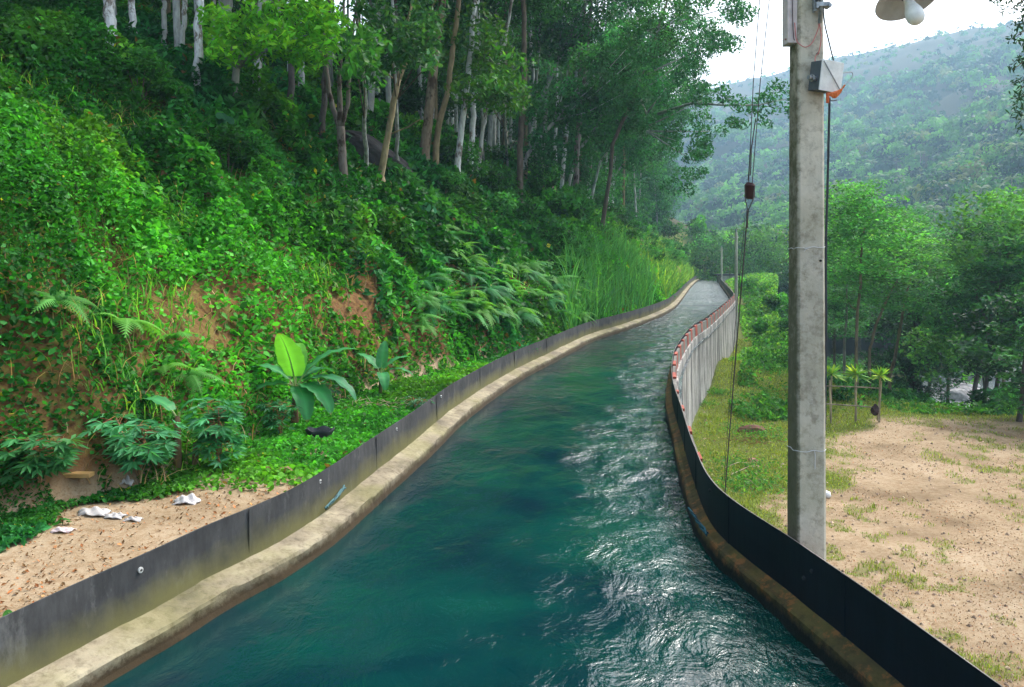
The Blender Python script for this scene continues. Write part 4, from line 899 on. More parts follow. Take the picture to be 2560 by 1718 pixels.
# small stones on the yard
n = 1500; g = np.random.default_rng(71); d = 9 * (32 / 9) ** g.random(n); x = g.uniform(.16, .72, n) * d; k = x > np.interp(d, RE[:, 1], RE[:, 0]) + .4; x, d = x[k], d[k]; n = len(x)
o6 = np.array([(1, 0, 0), (-1, 0, 0), (0, 1, 0), (0, -1, 0), (0, 0, .7), (0, 0, -.7)], float); f6 = np.array([(0, 2, 4), (2, 1, 4), (1, 3, 4), (3, 0, 4), (2, 0, 5), (1, 2, 5), (3, 1, 5), (0, 3, 5)])
V = o6[None] * (g.uniform(.012, .035, (n, 1, 1)) * (1 + .03 * d[:, None, None])) * g.uniform(.6, 1.4, (n, 6, 1)) + np.stack([x, d, right_z(x, d) + .006], 1)[:, None]
tag(link('pebbles', np_mesh('pebbles', V.reshape(-1, 3), (f6[None] + 6 * np.arange(n)[:, None, None]).reshape(-1, 3), np.repeat(hue(n, (.34, .25, .18), .3, 0, g), 6, 0), (M['stone'],))), 'small stones strewn over the sandy yard', 'pebbles', None, 'stuff')
# ferns: several ranks of drooping fronds
def fern_mesh(seed, L=1.0, nf=9, base=(.045, .20, .05)):
    g = np.random.default_rng(seed); V = [(0, 0, -.02)]; Fc = []; c = [base]; n = 1
    for f in range(nf):
        a = g.uniform(0, 6.28); l = L * g.uniform(.7, 1.15); el = g.uniform(.5, 1.05); h = np.array([math.cos(a), math.sin(a), 0]); sd_ = np.array([-math.sin(a), math.cos(a), 0]); tint = np.array(base) * g.uniform(.7, 1.35)
        m = 17; prev = 0
        for i in range(m):
            q = (i + 1) / m; p = h * l * (math.cos(el) * q + .25 * q * q) + np.array([0, 0, 1]) * l * (math.sin(el) * q - .85 * q * q); tg = h * (math.cos(el) + .5 * q) + np.array([0, 0, 1]) * (math.sin(el) - 1.7 * q); tg /= np.linalg.norm(tg)
            w_ = l * .30 * math.sin(math.pi * (.12 + .86 * q)) ** .8 * (1 - .35 * q)
            V += [p, p + sd_ * w_ + tg * w_ * .35 - np.array([0, 0, w_ * .25]), p - sd_ * w_ + tg * w_ * .35 - np.array([0, 0, w_ * .25])]; Fc += [(prev, n + 1, n), (prev, n, n + 2)]; c += [tint] * 3; prev = n; n += 3
    return np_mesh('frond', np.array(V), np.array(Fc), np.array(c), (M['cover'],))
FERN = [fern_mesh(s, 1.0, 7 + s % 4, b) for s, b in enumerate([(.07, .27, .06), (.10, .31, .06), (.06, .24, .08), (.12, .32, .06)])]
def fern(x, y, s, label, group, lift=.15, k=0, rz=0):
    b = hit(x, y, lift); o = link('fern', FERN[k % 4]); o.location = b + Vector((0, 0, lift)); o.scale = (s,) * 3; o.rotation_euler = (R(random.uniform(-25, 5)), R(random.uniform(5, 25)), rz); return tag(o, label, 'fern', group)
for i, (x, y, s, l) in enumerate([(130, 690, .62, 'light green fern high on the bare cut bank, nearest the left border'), (280, 745, .7, 'broad arching fern over bare earth left of the large banana plant'), (400, 780, .45, 'small yellowish fern on bare earth above the leaning banana stump'), (375, 850, .5, 'yellow-green fern low on the earth bank above the cassava'),
        (430, 860, .5, 'flat fern frond above the cassava, on bare earth'), (965, 755, .5, 'small yellow fern at the foot of the bank beyond the small banana plant'), (1290, 720, .8, 'bright fern arching over the far grey rubber wall'), (960, 560, .8, 'single pale fern at the left edge of the ferny slope')]): fern(x, y, s, l, 'ferns on the bare bank', .3, (1, 3, 1, 3, 1, 3, 1, 1)[i], i * 1.1)
rr = random.Random(8)
for i in range(150):
    u, v = rr.random(), rr.random(); x = 960 + 370 * u; y = 500 + 60 * u + 230 * v * (1 - .25 * u)
    fern(x, y, rr.uniform(.6, 1.1) * .85, 'arching fern among many alike on the steep ferny slope above the far grey wall', 'ferns of the steep slope', .3, rr.randrange(4), rr.uniform(0, 6.28))
# tall reeds
g = np.random.default_rng(31); P = []
for i in range(5200):
    x_, y_ = g.uniform(1290, 1490), g.uniform(560, 720); b = None
    d = g.uniform(30, 54); X = (ray(x_, 0)[0]) * d; P.append((X, d))
P = np.array(P); s, t = sd_left(P[:, 0], P[:, 1]); k = (s > .6) & (s < 3.6); P = P[k]; s = s[k]; t = t[k]; Z = left_z(s, t, P[:, 0], P[:, 1])
blades('tall_grass', np.column_stack([P, Z]), 1.9, .06, (.06, .23, .07), .7, label='clump of tall arching grass above the far grey wall', segs=5, yel=.15, seed=5)
n = 9000; d = g.uniform(55, 135, n); X = np.interp(d, LE[:, 1], LE[:, 0]) - g.uniform(.6, 7, n); s, t = sd_left(X, d); k = s > .5
blades('tall_grass', np.column_stack([X[k], d[k], left_z(s[k], t[k], X[k], d[k])]), 1.6, .11, (.09, .25, .05), .7, label='bright grass on the bank beside the farthest stretch of canal', segs=3, yel=.4, seed=6)

# shrubs of the wood's edge
SHM = [crown_mesh('foliage', 200 + i, 1.0, .9, 12, 120, .19, b, .42, .5, .12, .35, .1)[0] for i, b in enumerate(((.03, .14, .03), (.02, .10, .028), (.05, .20, .03)))]
def shrub(x, y, s, label, group, k=0, lift=.5, sz=1.0):
    if x > 1180: s *= 1.15
    b = hit(x, y, .1); e = empty('shrub', b, label, 'shrub', group, random.uniform(0, 6)); o = link('foliage', SHM[k % 3], e, (0, 0, s * .8)); o.scale = (s, s, s * sz)
    m = MB()
    for q in range(4): a = q * 1.6; m.tube([(0, 0, -.1), (.3 * s * math.cos(a), .3 * s * math.sin(a), .9 * s)], [.03 * s, .012 * s], 5, BROWN)
    m.build('stem', M['bark'], e)
for i, (x, y, s, k, sz, l) in enumerate([(1215, 380, 1.9, 0, 1.1, 'glossy shrub left of the wavy white trunk'), (1225, 470, 1.5, 0, 1, 'low shrub under the straight brown trunk'), (1395, 480, 2.2, 1, 1, 'large rounded dark shrub right of the slender white trunk'),
        (1290, 520, 1.0, 0, 1.7, 'vine-covered bush at the foot of the wavy white trunk'), (1350, 420, 1.7, 0, 1, 'mid-green shrub behind the double brown trunk'), (1440, 540, 1.6, 1, .9, 'dark shrub over the pale boulder'), (1520, 560, 2.1, 0, 1.1, 'leafy shrub right above the tall grass'), (1545, 600, 1.6, 0, 1, 'shrub hanging over the bare earth near the far canal'),
        (1480, 500, 2.4, 1, 1, 'wide dark shrub at the right foot of the wood'), (1420, 430, 2.0, 1, 1.2, 'shaded shrub high above the tall grass'), (1140, 400, 1.1, 0, 1, 'small shrub beside the three pale trunks'), (1010, 470, 1.0, 0, .8, 'leafy bush on the bank below the thickest trunk'),
        (1590, 560, 3.0, 2, 1.2, 'pale green bush at the far end of the left bank'), (1600, 600, 2.6, 2, 1, 'yellow-green bush right where the canal disappears'), (1575, 500, 2.6, 0, 1.4, 'bush under the right end of the wood'),
        (60, 60, 1.1, 0, 1, 'bush in the top left corner of the bank'), (320, 250, 1.0, 0, .8, 'dark leafy bush below the thick leftmost white tree'), (520, 400, .9, 0, .8, 'bush of hanging leaves in the middle of the bank')]): shrub(x, y, s, l, 'shrubs of the left bank', k, .5, sz)

pl4 = []; g = np.random.default_rng(17)
for _ in range(900):
    if len(pl4) >= 42: break
    d = g.uniform(34, 125); s_ = g.uniform(3.2, 9.5) if d < 55 else g.uniform(1.2, 8); i = int(np.argmin(abs(LE[:, 1] - d))); X, Y = LE[i] + LN[i] * s_
    if any((X - a_) ** 2 + (Y - b_) ** 2 < (2.0 + .012 * d) ** 2 for a_, b_ in pl4): continue
    pl4.append((X, Y)); b = Vector((X, Y, gz(X, Y))); e = empty('shrub', b, 'leafy shrub among many like it crowding the bank above the tall grass', 'shrub', 'shrubs crowding the far bank'); sc_ = g.uniform(.9, 1.7)
    o = link('foliage', SHM[(0, 2, 0, 1)[len(pl4) % 4]], e, (0, 0, sc_ * .6)); o.scale = (sc_,) * 3; o.rotation_euler = (0, 0, len(pl4) * 1.3)
# boulders
def rock(name, x, y, sx, sy, sz, c, label, seed, rz=0, group=None, loc=None, cat='boulder'):
    b = loc or hit(x, y, .05); g = np.random.default_rng(seed); import bmesh
    bm = bmesh.new(); bmesh.ops.create_icosphere(bm, subdivisions=4 if seed < 100 else 3, radius=1); V = np.array([v.co[:] for v in bm.verts]); Fc = [tuple(v.index for v in f.verts) for f in bm.faces]; bm.free()
    for k in range(9):      # facets
        nrm = g.normal(size=3); nrm /= np.linalg.norm(nrm); dd = g.uniform(.55, .88); pr = V @ nrm; V = V - np.outer(np.clip(pr - dd, 0, None), nrm) * .9
    V *= (1 + .22 * (fbm(V[:, 0] * 2 + seed, V[:, 1] * 2 + V[:, 2] * 3, seed) - .5) + .10 * (fbm(V[:, 0] * 7 + seed, V[:, 1] * 7 + V[:, 2] * 8, seed + 5) - .5))[:, None]; V *= np.array([sx, sy, sz])
    m = MB(); m.add(V, Fc, c); o = m.build(name, M['stone'], None, False, loc=b); o.rotation_euler = (0, R(rz), 0); return tag(o, label, cat, group)
rock('boulder', 850, 372, 1.9, 1.2, .85, (.04, .037, .037), 'large dark boulder between the forked tree and the tan leaning tree', 3, 28, loc=hit(855, 385, .1) + Vector((0, .3, .45)))
rock('boulder', 1112, 335, .9, .8, .7, (.06, .05, .05), 'dark boulder behind the three pale trunks', 4)
rock('boulder', 1250, 450, .8, .6, .75, (.26, .18, .14), 'reddish-grey boulder left of the wavy white trunk', 5, -20)
rock('boulder', 1120, 425, .6, .5, .35, (.24, .2, .17), 'flat grey-brown stone right of the three pale trunks', 6)
rock('boulder', 1440, 560, 1.6, 1.0, 1.5, (.42, .33, .29), 'pale pink boulder half hidden above the tall grass', 7, loc=hit(1440, 560, 0) + Vector((0, .5, -.6)))
rock('stone', 588, 232, .8, .6, .35, (.10, .07, .055), 'brown earth and stone mound under the mottled trunk in the wood', 8)
rock('stone', 660, 975 + 0, .12, .1, .09, (.28, .18, .1), 'small brown stone in the greenery near the grey rubber wall', 9, loc=hit(650, 1080, 0), cat='stone')
rock('boulder', 1545, 622, .9, .8, 1.8, (.42, .30, .16), 'bare yellow earth scar beside the far canal', 10, 8, loc=hit(1545, 630, 0) + Vector((-.3, .6, -.5)))

# ---------------------------------------------------------------- banana, cassava and broad-leaved plants on the left strip
def banana_leaf(L, W, bend, c, tip=(.25, .22, .03), seed=0, tear=.0):
    """leaf along +x with a pale midrib, arching down"""
    g = np.random.default_rng(seed); m = MB(); n = 16; rows = []
    ang = 0
    pts = []; p = np.zeros(3); a = 0.0
    for i in range(n + 1):
        pts.append((p.copy(), a)); p = p + np.array([math.cos(a), 0, math.sin(a)]) * L / n; a -= bend / n * (1 + .8 * i / n)
    V = []; cc = []
    for i, (p, a) in enumerate(pts):
        q = i / n; w_ = W * (math.sin(math.pi * min(1, (.06 + .94 * q) ** .75)) ** .62) * .5 if i < n else .004
        up = np.array([-math.sin(a), 0, math.cos(a)]); fold = .30 + .1 * math.sin(i)
        for j, s in enumerate((-1, -.5, 0, .5, 1)):
            wj = w_ * abs(s); r_ = .03 * math.sin(i * 1.9 + s * 3) * w_ * 3 * abs(s)
            V.append(p + np.array([0, 1, 0]) * w_ * s + up * (wj * fold * (1 - .5 * abs(s)) + r_)); cc.append(np.array(c) * (1.5 if s == 0 else g.uniform(.9, 1.1)) if q < .97 else np.array(tip))
    Fc = [(i * 5 + j, (i + 1) * 5 + j, (i + 1) * 5 + j + 1, i * 5 + j + 1) for i in range(n) for j in range(4)]
    m.v.append(np.array(V)); m.f += Fc; m.c.append(np.array(cc)); m.n += len(V); m.m += [0] * len(Fc)
    rib = [pts[i][0] + np.array([-math.sin(pts[i][1]), 0, math.cos(pts[i][1])]) * -.006 for i in range(0, n + 1, 2)]
    m.tube(rib, [max(.003, .014 * L * (1 - i / len(rib))) for i in range(len(rib))], 5, (.28, .36, .16), cap=False)
    return m
def plant_banana(x, y, hs, lvs, label, stem_c, r=.055, group='banana plants on the left strip', tilt=0, lift=0):
    b = hit(x, y, 0); e = empty('banana_plant', b, label, 'banana plant', group); m = MB()
    top = Vector((tilt, 0, hs)); m.tube([(0, 0, -.05), (tilt * .3, 0, hs * .4), top * .85, top], [r * 1.25, r, r * .8, r * .55], 10, stem_c); m.build('stem', M['bark'], e, True)
    for i, (az, el, L, W, bend, c) in enumerate(lvs):
        L *= 1.12; W *= 1.35
        mm = banana_leaf(L, W, bend, c, seed=i); pet = .16 * L
        mm.tube([(-pet, 0, -pet * .25), (0, 0, 0)], [.018, .012], 6, (.3, .38, .16), cap=False)
        o = mm.build('leaf', M['bigleaf'], e, True); ca, sa = math.cos(R(az)), math.sin(R(az)); o.rotation_euler = (0, -R(el), R(az)); o.location = top + Vector((ca * math.cos(R(el)) * pet, sa * math.cos(R(el)) * pet, math.sin(R(el)) * pet))
    return e
BG, BL, BD = (.055, .25, .085), (.12, .36, .05), (.04, .19, .08)
plant_banana(672, 975, .74, [(-95, 62, .95, .36, .35, BL), (22, 50, 1.0, .30, .8, BG), (172, 38, .85, .24, .9, BG), (-15, 22, 1.05, .27, 1.25, BD), (-35, 5, .85, .30, 1.1, BG), (200, 8, .8, .27, 1.0, BG), (-60, -8, .75, .27, 1.0, BG), (100, 60, .8, .26, .7, BL), (60, 30, .8, .25, .9, BD)],
    'largest banana plant, with a bright upright leaf and a brown stem', (.20, .11, .06), .06, tilt=.02)
plant_banana(868, 905, .50, [(150, 48, .62, .20, .7, BG), (85, 66, .6, .2, .3, BG), (28, 45, .62, .2, .8, BG), (-5, 20, .6, .17, .9, BG), (-70, 5, .55, .19, 1.3, BG), (195, 5, .45, .06, 2.4, (.25, .3, .1))],
    'small young banana plant at the foot of the bank, right of the large one', (.12, .12, .05), .04)
plant_banana(405, 1075, .72, [(165, 40, .62, .2, 1.1, BG), (25, 60, .38, .12, 1.4, BG)], 'cut banana stem with one drooping leaf between two cassava bushes', (.24, .15, .08), .05)
e = hit(445, 1070, 0); m = MB(); m.tube([(0, 0, -.05), (.005, 0, .2), (.01, 0, .36)], [.045, .04, .038], 10, (.25, .17, .09)); tag(m.build('stump', M['bark'], None, True, loc=e), 'short cut stump right of the one-leaved banana stem', 'stump')
def cassava(x, y, h, spread, nst, nl, label, c=(.05, .22, .09), s=.15, seed=0):
    g = np.random.default_rng(seed); b = hit(x, y, 0); e = empty('cassava_plant', b, label, 'cassava plant', 'cassava plants on the left strip'); m = MB(); C = []; D_ = []
    for i in range(nst):
        a = g.uniform(0, 6.28); tp = Vector((math.cos(a) * spread * g.uniform(.2, .7), math.sin(a) * spread * g.uniform(.2, .7), h * g.uniform(.75, 1))); m.tube([(0, 0, -.02), tp * .5 + Vector((0, 0, .05)), tp], [.014, .01, .006], 5, (.35, .2, .1))
        for j in range(nl):
            q = g.uniform(.35, 1.05); o_ = tp * q; aa = g.uniform(0, 6.28); r_ = spread * g.uniform(.3, .75); tip = o_ + Vector((math.cos(aa) * r_, math.sin(aa) * r_, g.uniform(-.12, .12) * h)); m.tube([o_, tip], [.004, .003], 4, (.35, .12, .06), cap=False)
            hd = Vector((math.cos(aa), math.sin(aa), -.45)); sd_ = Vector((-math.sin(aa), math.cos(aa), 0))
            for k in range(7):
                f = (k - 3) * .62; dd = (hd * math.cos(f) + sd_ * math.sin(f)).normalized(); C.append(tip + dd * s * .5); D_.append(dd)
    m.build('stem', M['bark'], e); C = np.array([tuple(v) for v in C]); D_ = np.array([tuple(v) for v in D_]); n = len(C)
    V, Fc, k = leaves(C, g.uniform(.8, 1.15, n) * s, .9, 0, .27, g, fold=.3, dirs=D_); cc = hue(n // 7 + 1, c, .25, .08, g); cc = np.repeat(np.repeat(cc, 7, 0)[:n], k, 0)
    link('foliage', np_mesh('foliage', V, Fc, cc, (M['bigleaf'],)), e)
cassava(318, 1100, .78, .44, 7, 16, 'wide low cassava bush left of the one-leaved banana stem', seed=1, s=.2)
cassava(500, 1075, .92, .34, 6, 16, 'upright cassava bush with orange stalks right of the one-leaved banana stem', seed=2, s=.185)
cassava(640, 1000, .62, .30, 5, 13, 'cassava bush growing against the stem of the large banana plant', (.025, .14, .05), seed=3, s=.15)
cassava(90, 1120, .62, .42, 6, 13, 'pale cassava bush near the left border of the photo', (.04, .18, .055), seed=4, s=.18)
cassava(740, 930, .5, .3, 4, 12, 'dark cassava foliage under the right leaves of the large banana plant', (.015, .08, .03), seed=5, s=.14)
cassava(950, 940, .28, .3, 4, 8, 'low pale-flowered plant against the grey rubber wall', (.05, .16, .09), seed=6, s=.09)
def broadleaf(x, y, n, s, label, c, seed, h=.5, lift=.3):
    g = np.random.default_rng(seed); s *= .62; h *= .5; lift *= .5; b = hit(x, y, .1); e = empty('broad_leaved_plant', b, label, 'plant', 'broad-leaved plants on the bank'); st = MB(); lf = MB()
    for i in range(n):
        a = g.uniform(0, 6.28); r_ = g.uniform(.15, 1) * s * 1.8; p = Vector((math.cos(a) * r_, math.sin(a) * r_ - .2, h * g.uniform(.7, 1.6) + lift)); st.tube([(0, 0, -.1), p * .6, p], [.012, .009, .006], 5, (.15, .25, .06))
        W = s * g.uniform(.75, 1.2); tl = R(g.uniform(40, 72)); az = g.uniform(0, 6.28) if g.random() < .3 else g.uniform(-2.4, -.7); k = 14; V = [(0, 0, 0)]
        for j in range(k):
            t = 2 * math.pi * j / k; rr_ = W * (.62 + .18 * math.cos(t) - .35 * (abs(math.sin((t - math.pi) / 2 + math.pi / 2)) < .18)); V.append((rr_ * math.cos(t) * 1.15, rr_ * math.sin(t), .08 * W * math.cos(2 * t)))
        ct, st_ = math.cos(tl), math.sin(tl); VV = [(x_ * ct + z_ * st_, y_, -x_ * st_ + z_ * ct) for x_, y_, z_ in V]; VV = [(x_ * math.cos(az) - y_ * math.sin(az) + p.x, x_ * math.sin(az) + y_ * math.cos(az) + p.y, z_ + p.z) for x_, y_, z_ in VV]
        cc = np.array(c) * g.uniform(.8, 1.2); lf.add(VV, [(0, 1 + j, 1 + (j + 1) % k) for j in range(k)], cc)
    st.build('stem', M['bark'], e); lf.build('foliage', M['bigleaf'], e, True)
broadleaf(118, 400, 11, .42, 'light green plant with large heart-shaped leaves on the upper left bank', (.07, .30, .045), 1, .3)
broadleaf(955, 490, 10, .50, 'pale teal plant with broad leaves on the bank below the thickest trunk', (.05, .22, .09), 2, .3)
broadleaf(205, 170, 6, .42, 'blue-green broad-leaved plant below the thick leftmost white tree', (.02, .13, .06), 3, .3)
broadleaf(500, 300, 5, .36, 'dull green broad-leaved plant on the bank below the young tree', (.02, .12, .045), 4, .3)
broadleaf(60, 1368, 3, .12, 'bright leaf sprig poking over the near end of the grey rubber wall', (.06, .24, .04), 5, .06, .02)
# rags, board and tub
def rag(x, y, s, label, seed, c=(.46, .43, .41), flat=.38):
    g = np.random.default_rng(seed); b = hit(x, y, 0); n, V = 16, []
    for i in range(n):
        for j in range(n):
            u, v = i / (n - 1) - .5, j / (n - 1) - .5; k = 1 + .5 * (fbm(u * 3 + seed, v * 3, seed) - .5) * 2
            V.append((u * s * 2 * k, v * s * 1.3 * k, s * flat * (1.1 * float(fbm(u * 5 + 5 * seed, v * 5, seed + 1)) + .25 * math.sin(u * 15 + v * 9 + seed)) * (1.3 - 4 * (u * u + v * v))))
    m = MB(); m.add(np.array([[float(q) for q in r] for r in V]), [(i * n + j, (i + 1) * n + j, (i + 1) * n + j + 1, i * n + j + 1) for i in range(n - 1) for j in range(n - 1)], c)
    o = m.build('rag', M['tinted'], None, True, loc=b + Vector((0, 0, .015))); so_ = o.modifiers.new('s', 'SOLIDIFY'); so_.thickness = .008; tag(o, label, 'rag', 'white rags on the sandy strip')
rag(218, 1172, .17, 'white crumpled rag, largest of the pile left on the sandy strip', 1); rag(262, 1180, .11, 'small white rag touching the right end of the large one', 2)
rag(302, 1190, .09, 'smallest white scrap between the two big rags', 3); rag(425, 1148, .16, 'white rag at the edge of the greenery, right of the pile', 4, (.55, .52, .51), .45); rag(143, 1215, .10, 'pinkish-white scrap lying alone nearest the left border', 5, (.62, .5, .5)); rag(288, 1108, .09, 'white scrap caught in the leaves under the cassava bush', 6, flat=.9)
m = MB(); b = hit(168, 1092, 0); m.box((-.22, -.06, .02), (.22, .07, .07), (.50, .30, .12)); tag(m.build('board', M['tinted'], None, loc=b, bevel=.006), 'orange-brown board lying in the plants at the left', 'board')
m = MB(); k = 26; V = [(r * math.cos(2 * math.pi * j / k) * (1 + .05 * math.sin(3 * j)), r * .7 * math.sin(2 * math.pi * j / k), z + .02 * math.sin(j * 1.3)) for r, z in ((.15, 0), (.21, .09), (.24, .15), (.225, .15), (.19, .08), (.1, .04)) for j in range(k)]
m.add(V, [(i * k + j, i * k + (j + 1) % k, (i + 1) * k + (j + 1) % k, (i + 1) * k + j) for i in range(5) for j in range(k)], (.035, .04, .045)); tag(m.build('plastic_tub', M['tinted'], None, True, loc=hit(730, 1000, 0)), 'crumpled black plastic tub at the foot of the large banana plant', 'tub')
g = np.random.default_rng(44)
for nm, x, y, n, s_, lb in (('twig_pile', 870, 935, 90, .32, 'pile of dry grey twigs below the small banana plant'), ('twig_pile', 1720, 1010, 70, .5, 'heap of red-brown dry leaves and twigs beside the stay wire'), ('twig_pile', 470, 600, 1, .1, '')):
    if not lb: continue
    b = hit(x, y, 0); m = MB()
    for i in range(n):
        p = Vector((g.normal(0, s_), g.normal(0, s_ * .6), abs(g.normal(0, .06)))); a = g.uniform(0, 6.28); l = g.uniform(.1, .35); m.tube([p, p + Vector((math.cos(a) * l, math.sin(a) * l * .7, g.uniform(-.02, .12)))], .005 + .003 * (x > 1500), 4, (.38, .28, .2) if x < 1500 else (.24, .1, .05))
    tag(m.build(nm, M['bark'], None, loc=b), lb, 'twigs', None, 'stuff')
for i, (p, q, lb) in enumerate((((1655, 1072), (1712, 1062), 'long dry stick beside the bend of the black lining'), ((1668, 1090), (1745, 1065), 'pale dry branch lying across the weeds by the wall'), ((1690, 1095), (1735, 1125), 'thin dry branch pointing at the pole foot'))):
    a, b = hit(*p, 0), hit(*q, 0); m = MB(); m.tube([a + Vector((0, 0, .06)), (a + b) / 2 + Vector((0, 0, .14)), b + Vector((0, 0, .05))], [.014, .011, .006], 5, (.5, .38, .26)); tag(m.build('stick', M['bark']), lb, 'stick')
rock('stone', 1715, 1052, .2, .16, .13, (.34, .19, .13), 'reddish stone in the weeds near the long sticks', 19, cat='stone')
rock('stone', 1715, 985, .55, .4, .28, (.14, .07, .045), 'dark red-brown clod of earth beside the stay wire', 20, cat='clod')
b = hit(1884, 1135, 0); m = MB(); m.tube([(0, 0, 0), (0, 0, .04), (0, 0, .13), (0, 0, .16)], [.10, .13, .11, .05], 14, (.75, .76, .76)); tag(m.build('white_jug', M['tinted'], None, True, loc=b), 'small white container half hidden behind the near pole', 'container')
g = np.random.default_rng(51)
WD = [(1700, 985, .6), (1740, 1000, .5), (1690, 1065, .5), (1720, 1100, .6), (1755, 850, .7), (1700, 1110, .45), (1640, 900, .3), (1760, 905, .6), (1590, 925, .5)]
for i, (x, y, s_) in enumerate(WD):
    b = hit(x, y, 0); C = np.array(b) + np.stack([g.normal(0, s_, 420), g.normal(0, s_, 420), np.abs(g.normal(0, .10, 420)) + .02], 1)
    V, Fc, k = leaves(C, g.uniform(.06, .13, 420), .6, .2, .5, g); tag(link('weed_patch', np_mesh('weed_patch', V, Fc, np.repeat(hue(420, (.06, .20, .035), .3, .2, g), k, 0), (M['cover'],))), 'low green weeds in the turf beside the tall concrete wall', 'weeds', 'weeds in the yard', 'stuff')

# ---------------------------------------------------------------- fence and live posts
FD = 29.6
def fpt(x, y, d): return at(x, y, d)
f = empty('bamboo_fence', (at(1960, 0, FD).x, FD, gz(at(1960, 0, FD).x, FD)), 'rustic fence of two thin rails on crooked stick posts at the back of the yard', 'fence'); O = Vector(f.location)
for x, y0, y1, tx in ((1895, 952, 868, -2), (1952, 955, 866, 0), (2003, 955, 870, 7)):
    m = MB(); a, b = at(x, y0 + 5, FD) - O, at(x + tx, y1, FD) - O; m.tube(wob([a, b], .012, 4, x), [.045 - .002 * i for i in range(5)], 7, (.36, .30, .2)); m.build('post', M['bark'], f)
for y0, y1 in ((880, 886), (921, 931)):
    m = MB(); P = wob([at(1870, y0, FD - .06) - O, at(1950, (y0 + y1) / 2, FD - .06) - O, at(2006, y1, FD - .06) - O], .02, 3, y0); m.tube(P, .024, 6, (.28, .24, .17)); m.build('rail', M['bark'], f)
def dracaena(x, y, s, label, seed):
    g = np.random.default_rng(seed); p = at(x, y, FD); e = empty('spiky_plant', p, label, 'plant', 'spiky plants sprouting above the fence posts'); n = 46
    a = g.uniform(0, 6.28, n); el = g.uniform(-.3, 1.3, n); D_ = np.stack([np.cos(a) * np.cos(el), np.sin(a) * np.cos(el), np.sin(el)], 1); C = D_ * s * .5
    V, Fc, k = leaves(C, g.uniform(.8, 1.1, n) * s, .9, .25, .17, g, dirs=D_); link('foliage', np_mesh('foliage', V, Fc, np.repeat(hue(n, (.10, .26, .05), .25, .5, g), k, 0), (M['bigleaf'],)), e)
    m = MB(); zb = -(p.z - gz(p.x, p.y)); m.tube([(0, .08, zb), (0, .05, zb * .4), (0, 0, 0)], .035, 6, (.3, .26, .17)); m.build('stem', M['bark'], e)
dracaena(1897, 858, .62, 'spiky green plant above the left fence post, partly behind the pole', 1); dracaena(1954, 858, .60, 'spiky green plant above the middle fence post', 2); dracaena(2008, 862, .56, 'spiky yellow-green plant above the right fence post', 3)
rock('bundle', 1993, 928, .15, .12, .24, (.05, .03, .03), 'dark bundle hanging on the right fence post', 23, loc=at(1996, 936, FD - .15), cat='bundle')

# weeds behind fence and on the falling slope
g = np.random.default_rng(61); n = 240000; d = g.uniform(29.8, 105, n); x = g.uniform(.24, .74, n) * d; z = right_z(x, d)
k = (g.random(n) < smooth(.32, .55, fbm(x / 2.4, d / 2.4, 64)) * .9) & (x > np.interp(d, RE[:, 1], RE[:, 0]) + 1.5) & ((z > -9.6) | (x / d < .5)) & ((d > 31.2) | (x < 11.2) & (x > 8.7)) & ~((x > 11.2) & (x < 15.6) & (d < 38) & (g.random(n) < .93))
x, d, z = x[k], d[k], z[k]; lump = fbm(x / 1.4, d / 1.4, 65); z = z + g.random(len(x)) * (.1 + 1.0 * smooth(.35, .75, lump)) * np.where(d < 36, .55, 1)
V, Fc, k_ = leaves(np.stack([x, d, z], 1), g.uniform(.12, .28, len(x)) * (1 + .012 * (d - 30)), .5, .2, .5, g); c = hue(len(x), (.045, .17, .03), .35, .15, g)
tag(link('slope_weeds', np_mesh('slope_weeds', V, Fc, np.repeat(c, k_, 0), (M['cover'],))), 'mixed weeds and low bushes on the slope beyond the yard', 'weeds', None, 'stuff')
# green bank between the canal wall and the valley, beyond the turf
n = 110000; d = g.uniform(40, 130, n); wx = np.interp(d, RE[:, 1], RE[:, 0]); x = wx + g.uniform(.6, 14, n); z = right_z(x, d); k = (z > -8) & (x > wx + .8) & (g.random(n) < smooth(.3, .55, fbm(x / 3, d / 3, 67)))
x, d, z = x[k], d[k], z[k]; z = z + g.random(len(x)) * (.1 + 1.2 * smooth(.4, .75, fbm(x / 2, d / 2, 68)) * smooth(0, 4, x - np.interp(d, RE[:, 1], RE[:, 0])))
V, Fc, k_ = leaves(np.stack([x, d, z], 1), g.uniform(.2, .42, len(x)), .5, .2, .5, g); tag(link('bank_weeds', np_mesh('bank_weeds', V, Fc, np.repeat(hue(len(x), (.10, .28, .045), .3, .2, g), k_, 0), (M['cover'],))), 'bright green weeds on the far bank outside the canal wall', 'weeds', None, 'stuff')
# bushes along the far wall
for i, (x, d, s_, k, l) in enumerate([(1735, 62, 1.1, 2, 'bright low bush on the far bank, left of the pole'), (1765, 70, 1.5, 2, 'rounded bush on the far bank, second from the canal wall'), (1795, 58, 1.3, 2, 'bush on the far bank just left of the pole'), (1705, 80, 1.2, 2, 'bush close to the tallest far pole'),
        (1890, 34, .8, 0, 'bush right of the pole behind the fence'), (1930, 36, 1.0, 0, 'bush behind the fence, between its posts'), (1985, 37, .8, 0, 'bush behind the right end of the fence'), (2065, 42, 1.3, 1, 'dark bush under the dark tree'), (2115, 40, 1.0, 0, 'bush of large leaves right of the dark tree'), (2150, 43, 1.1, 0, 'leafy bush near the river rocks'), (2310, 33, .8, 0, 'bush at the right border of the yard')]):
    X = ray(x, 0)[0] * d; b = Vector((X, d, gz(X, d))); e = empty('bush', b, l, 'bush', 'bushes on the right-hand side'); o = link('foliage', SHM[k], e, (0, 0, s_ * .6)); o.scale = (s_,) * 3; o.rotation_euler = (0, 0, i * 1.7)
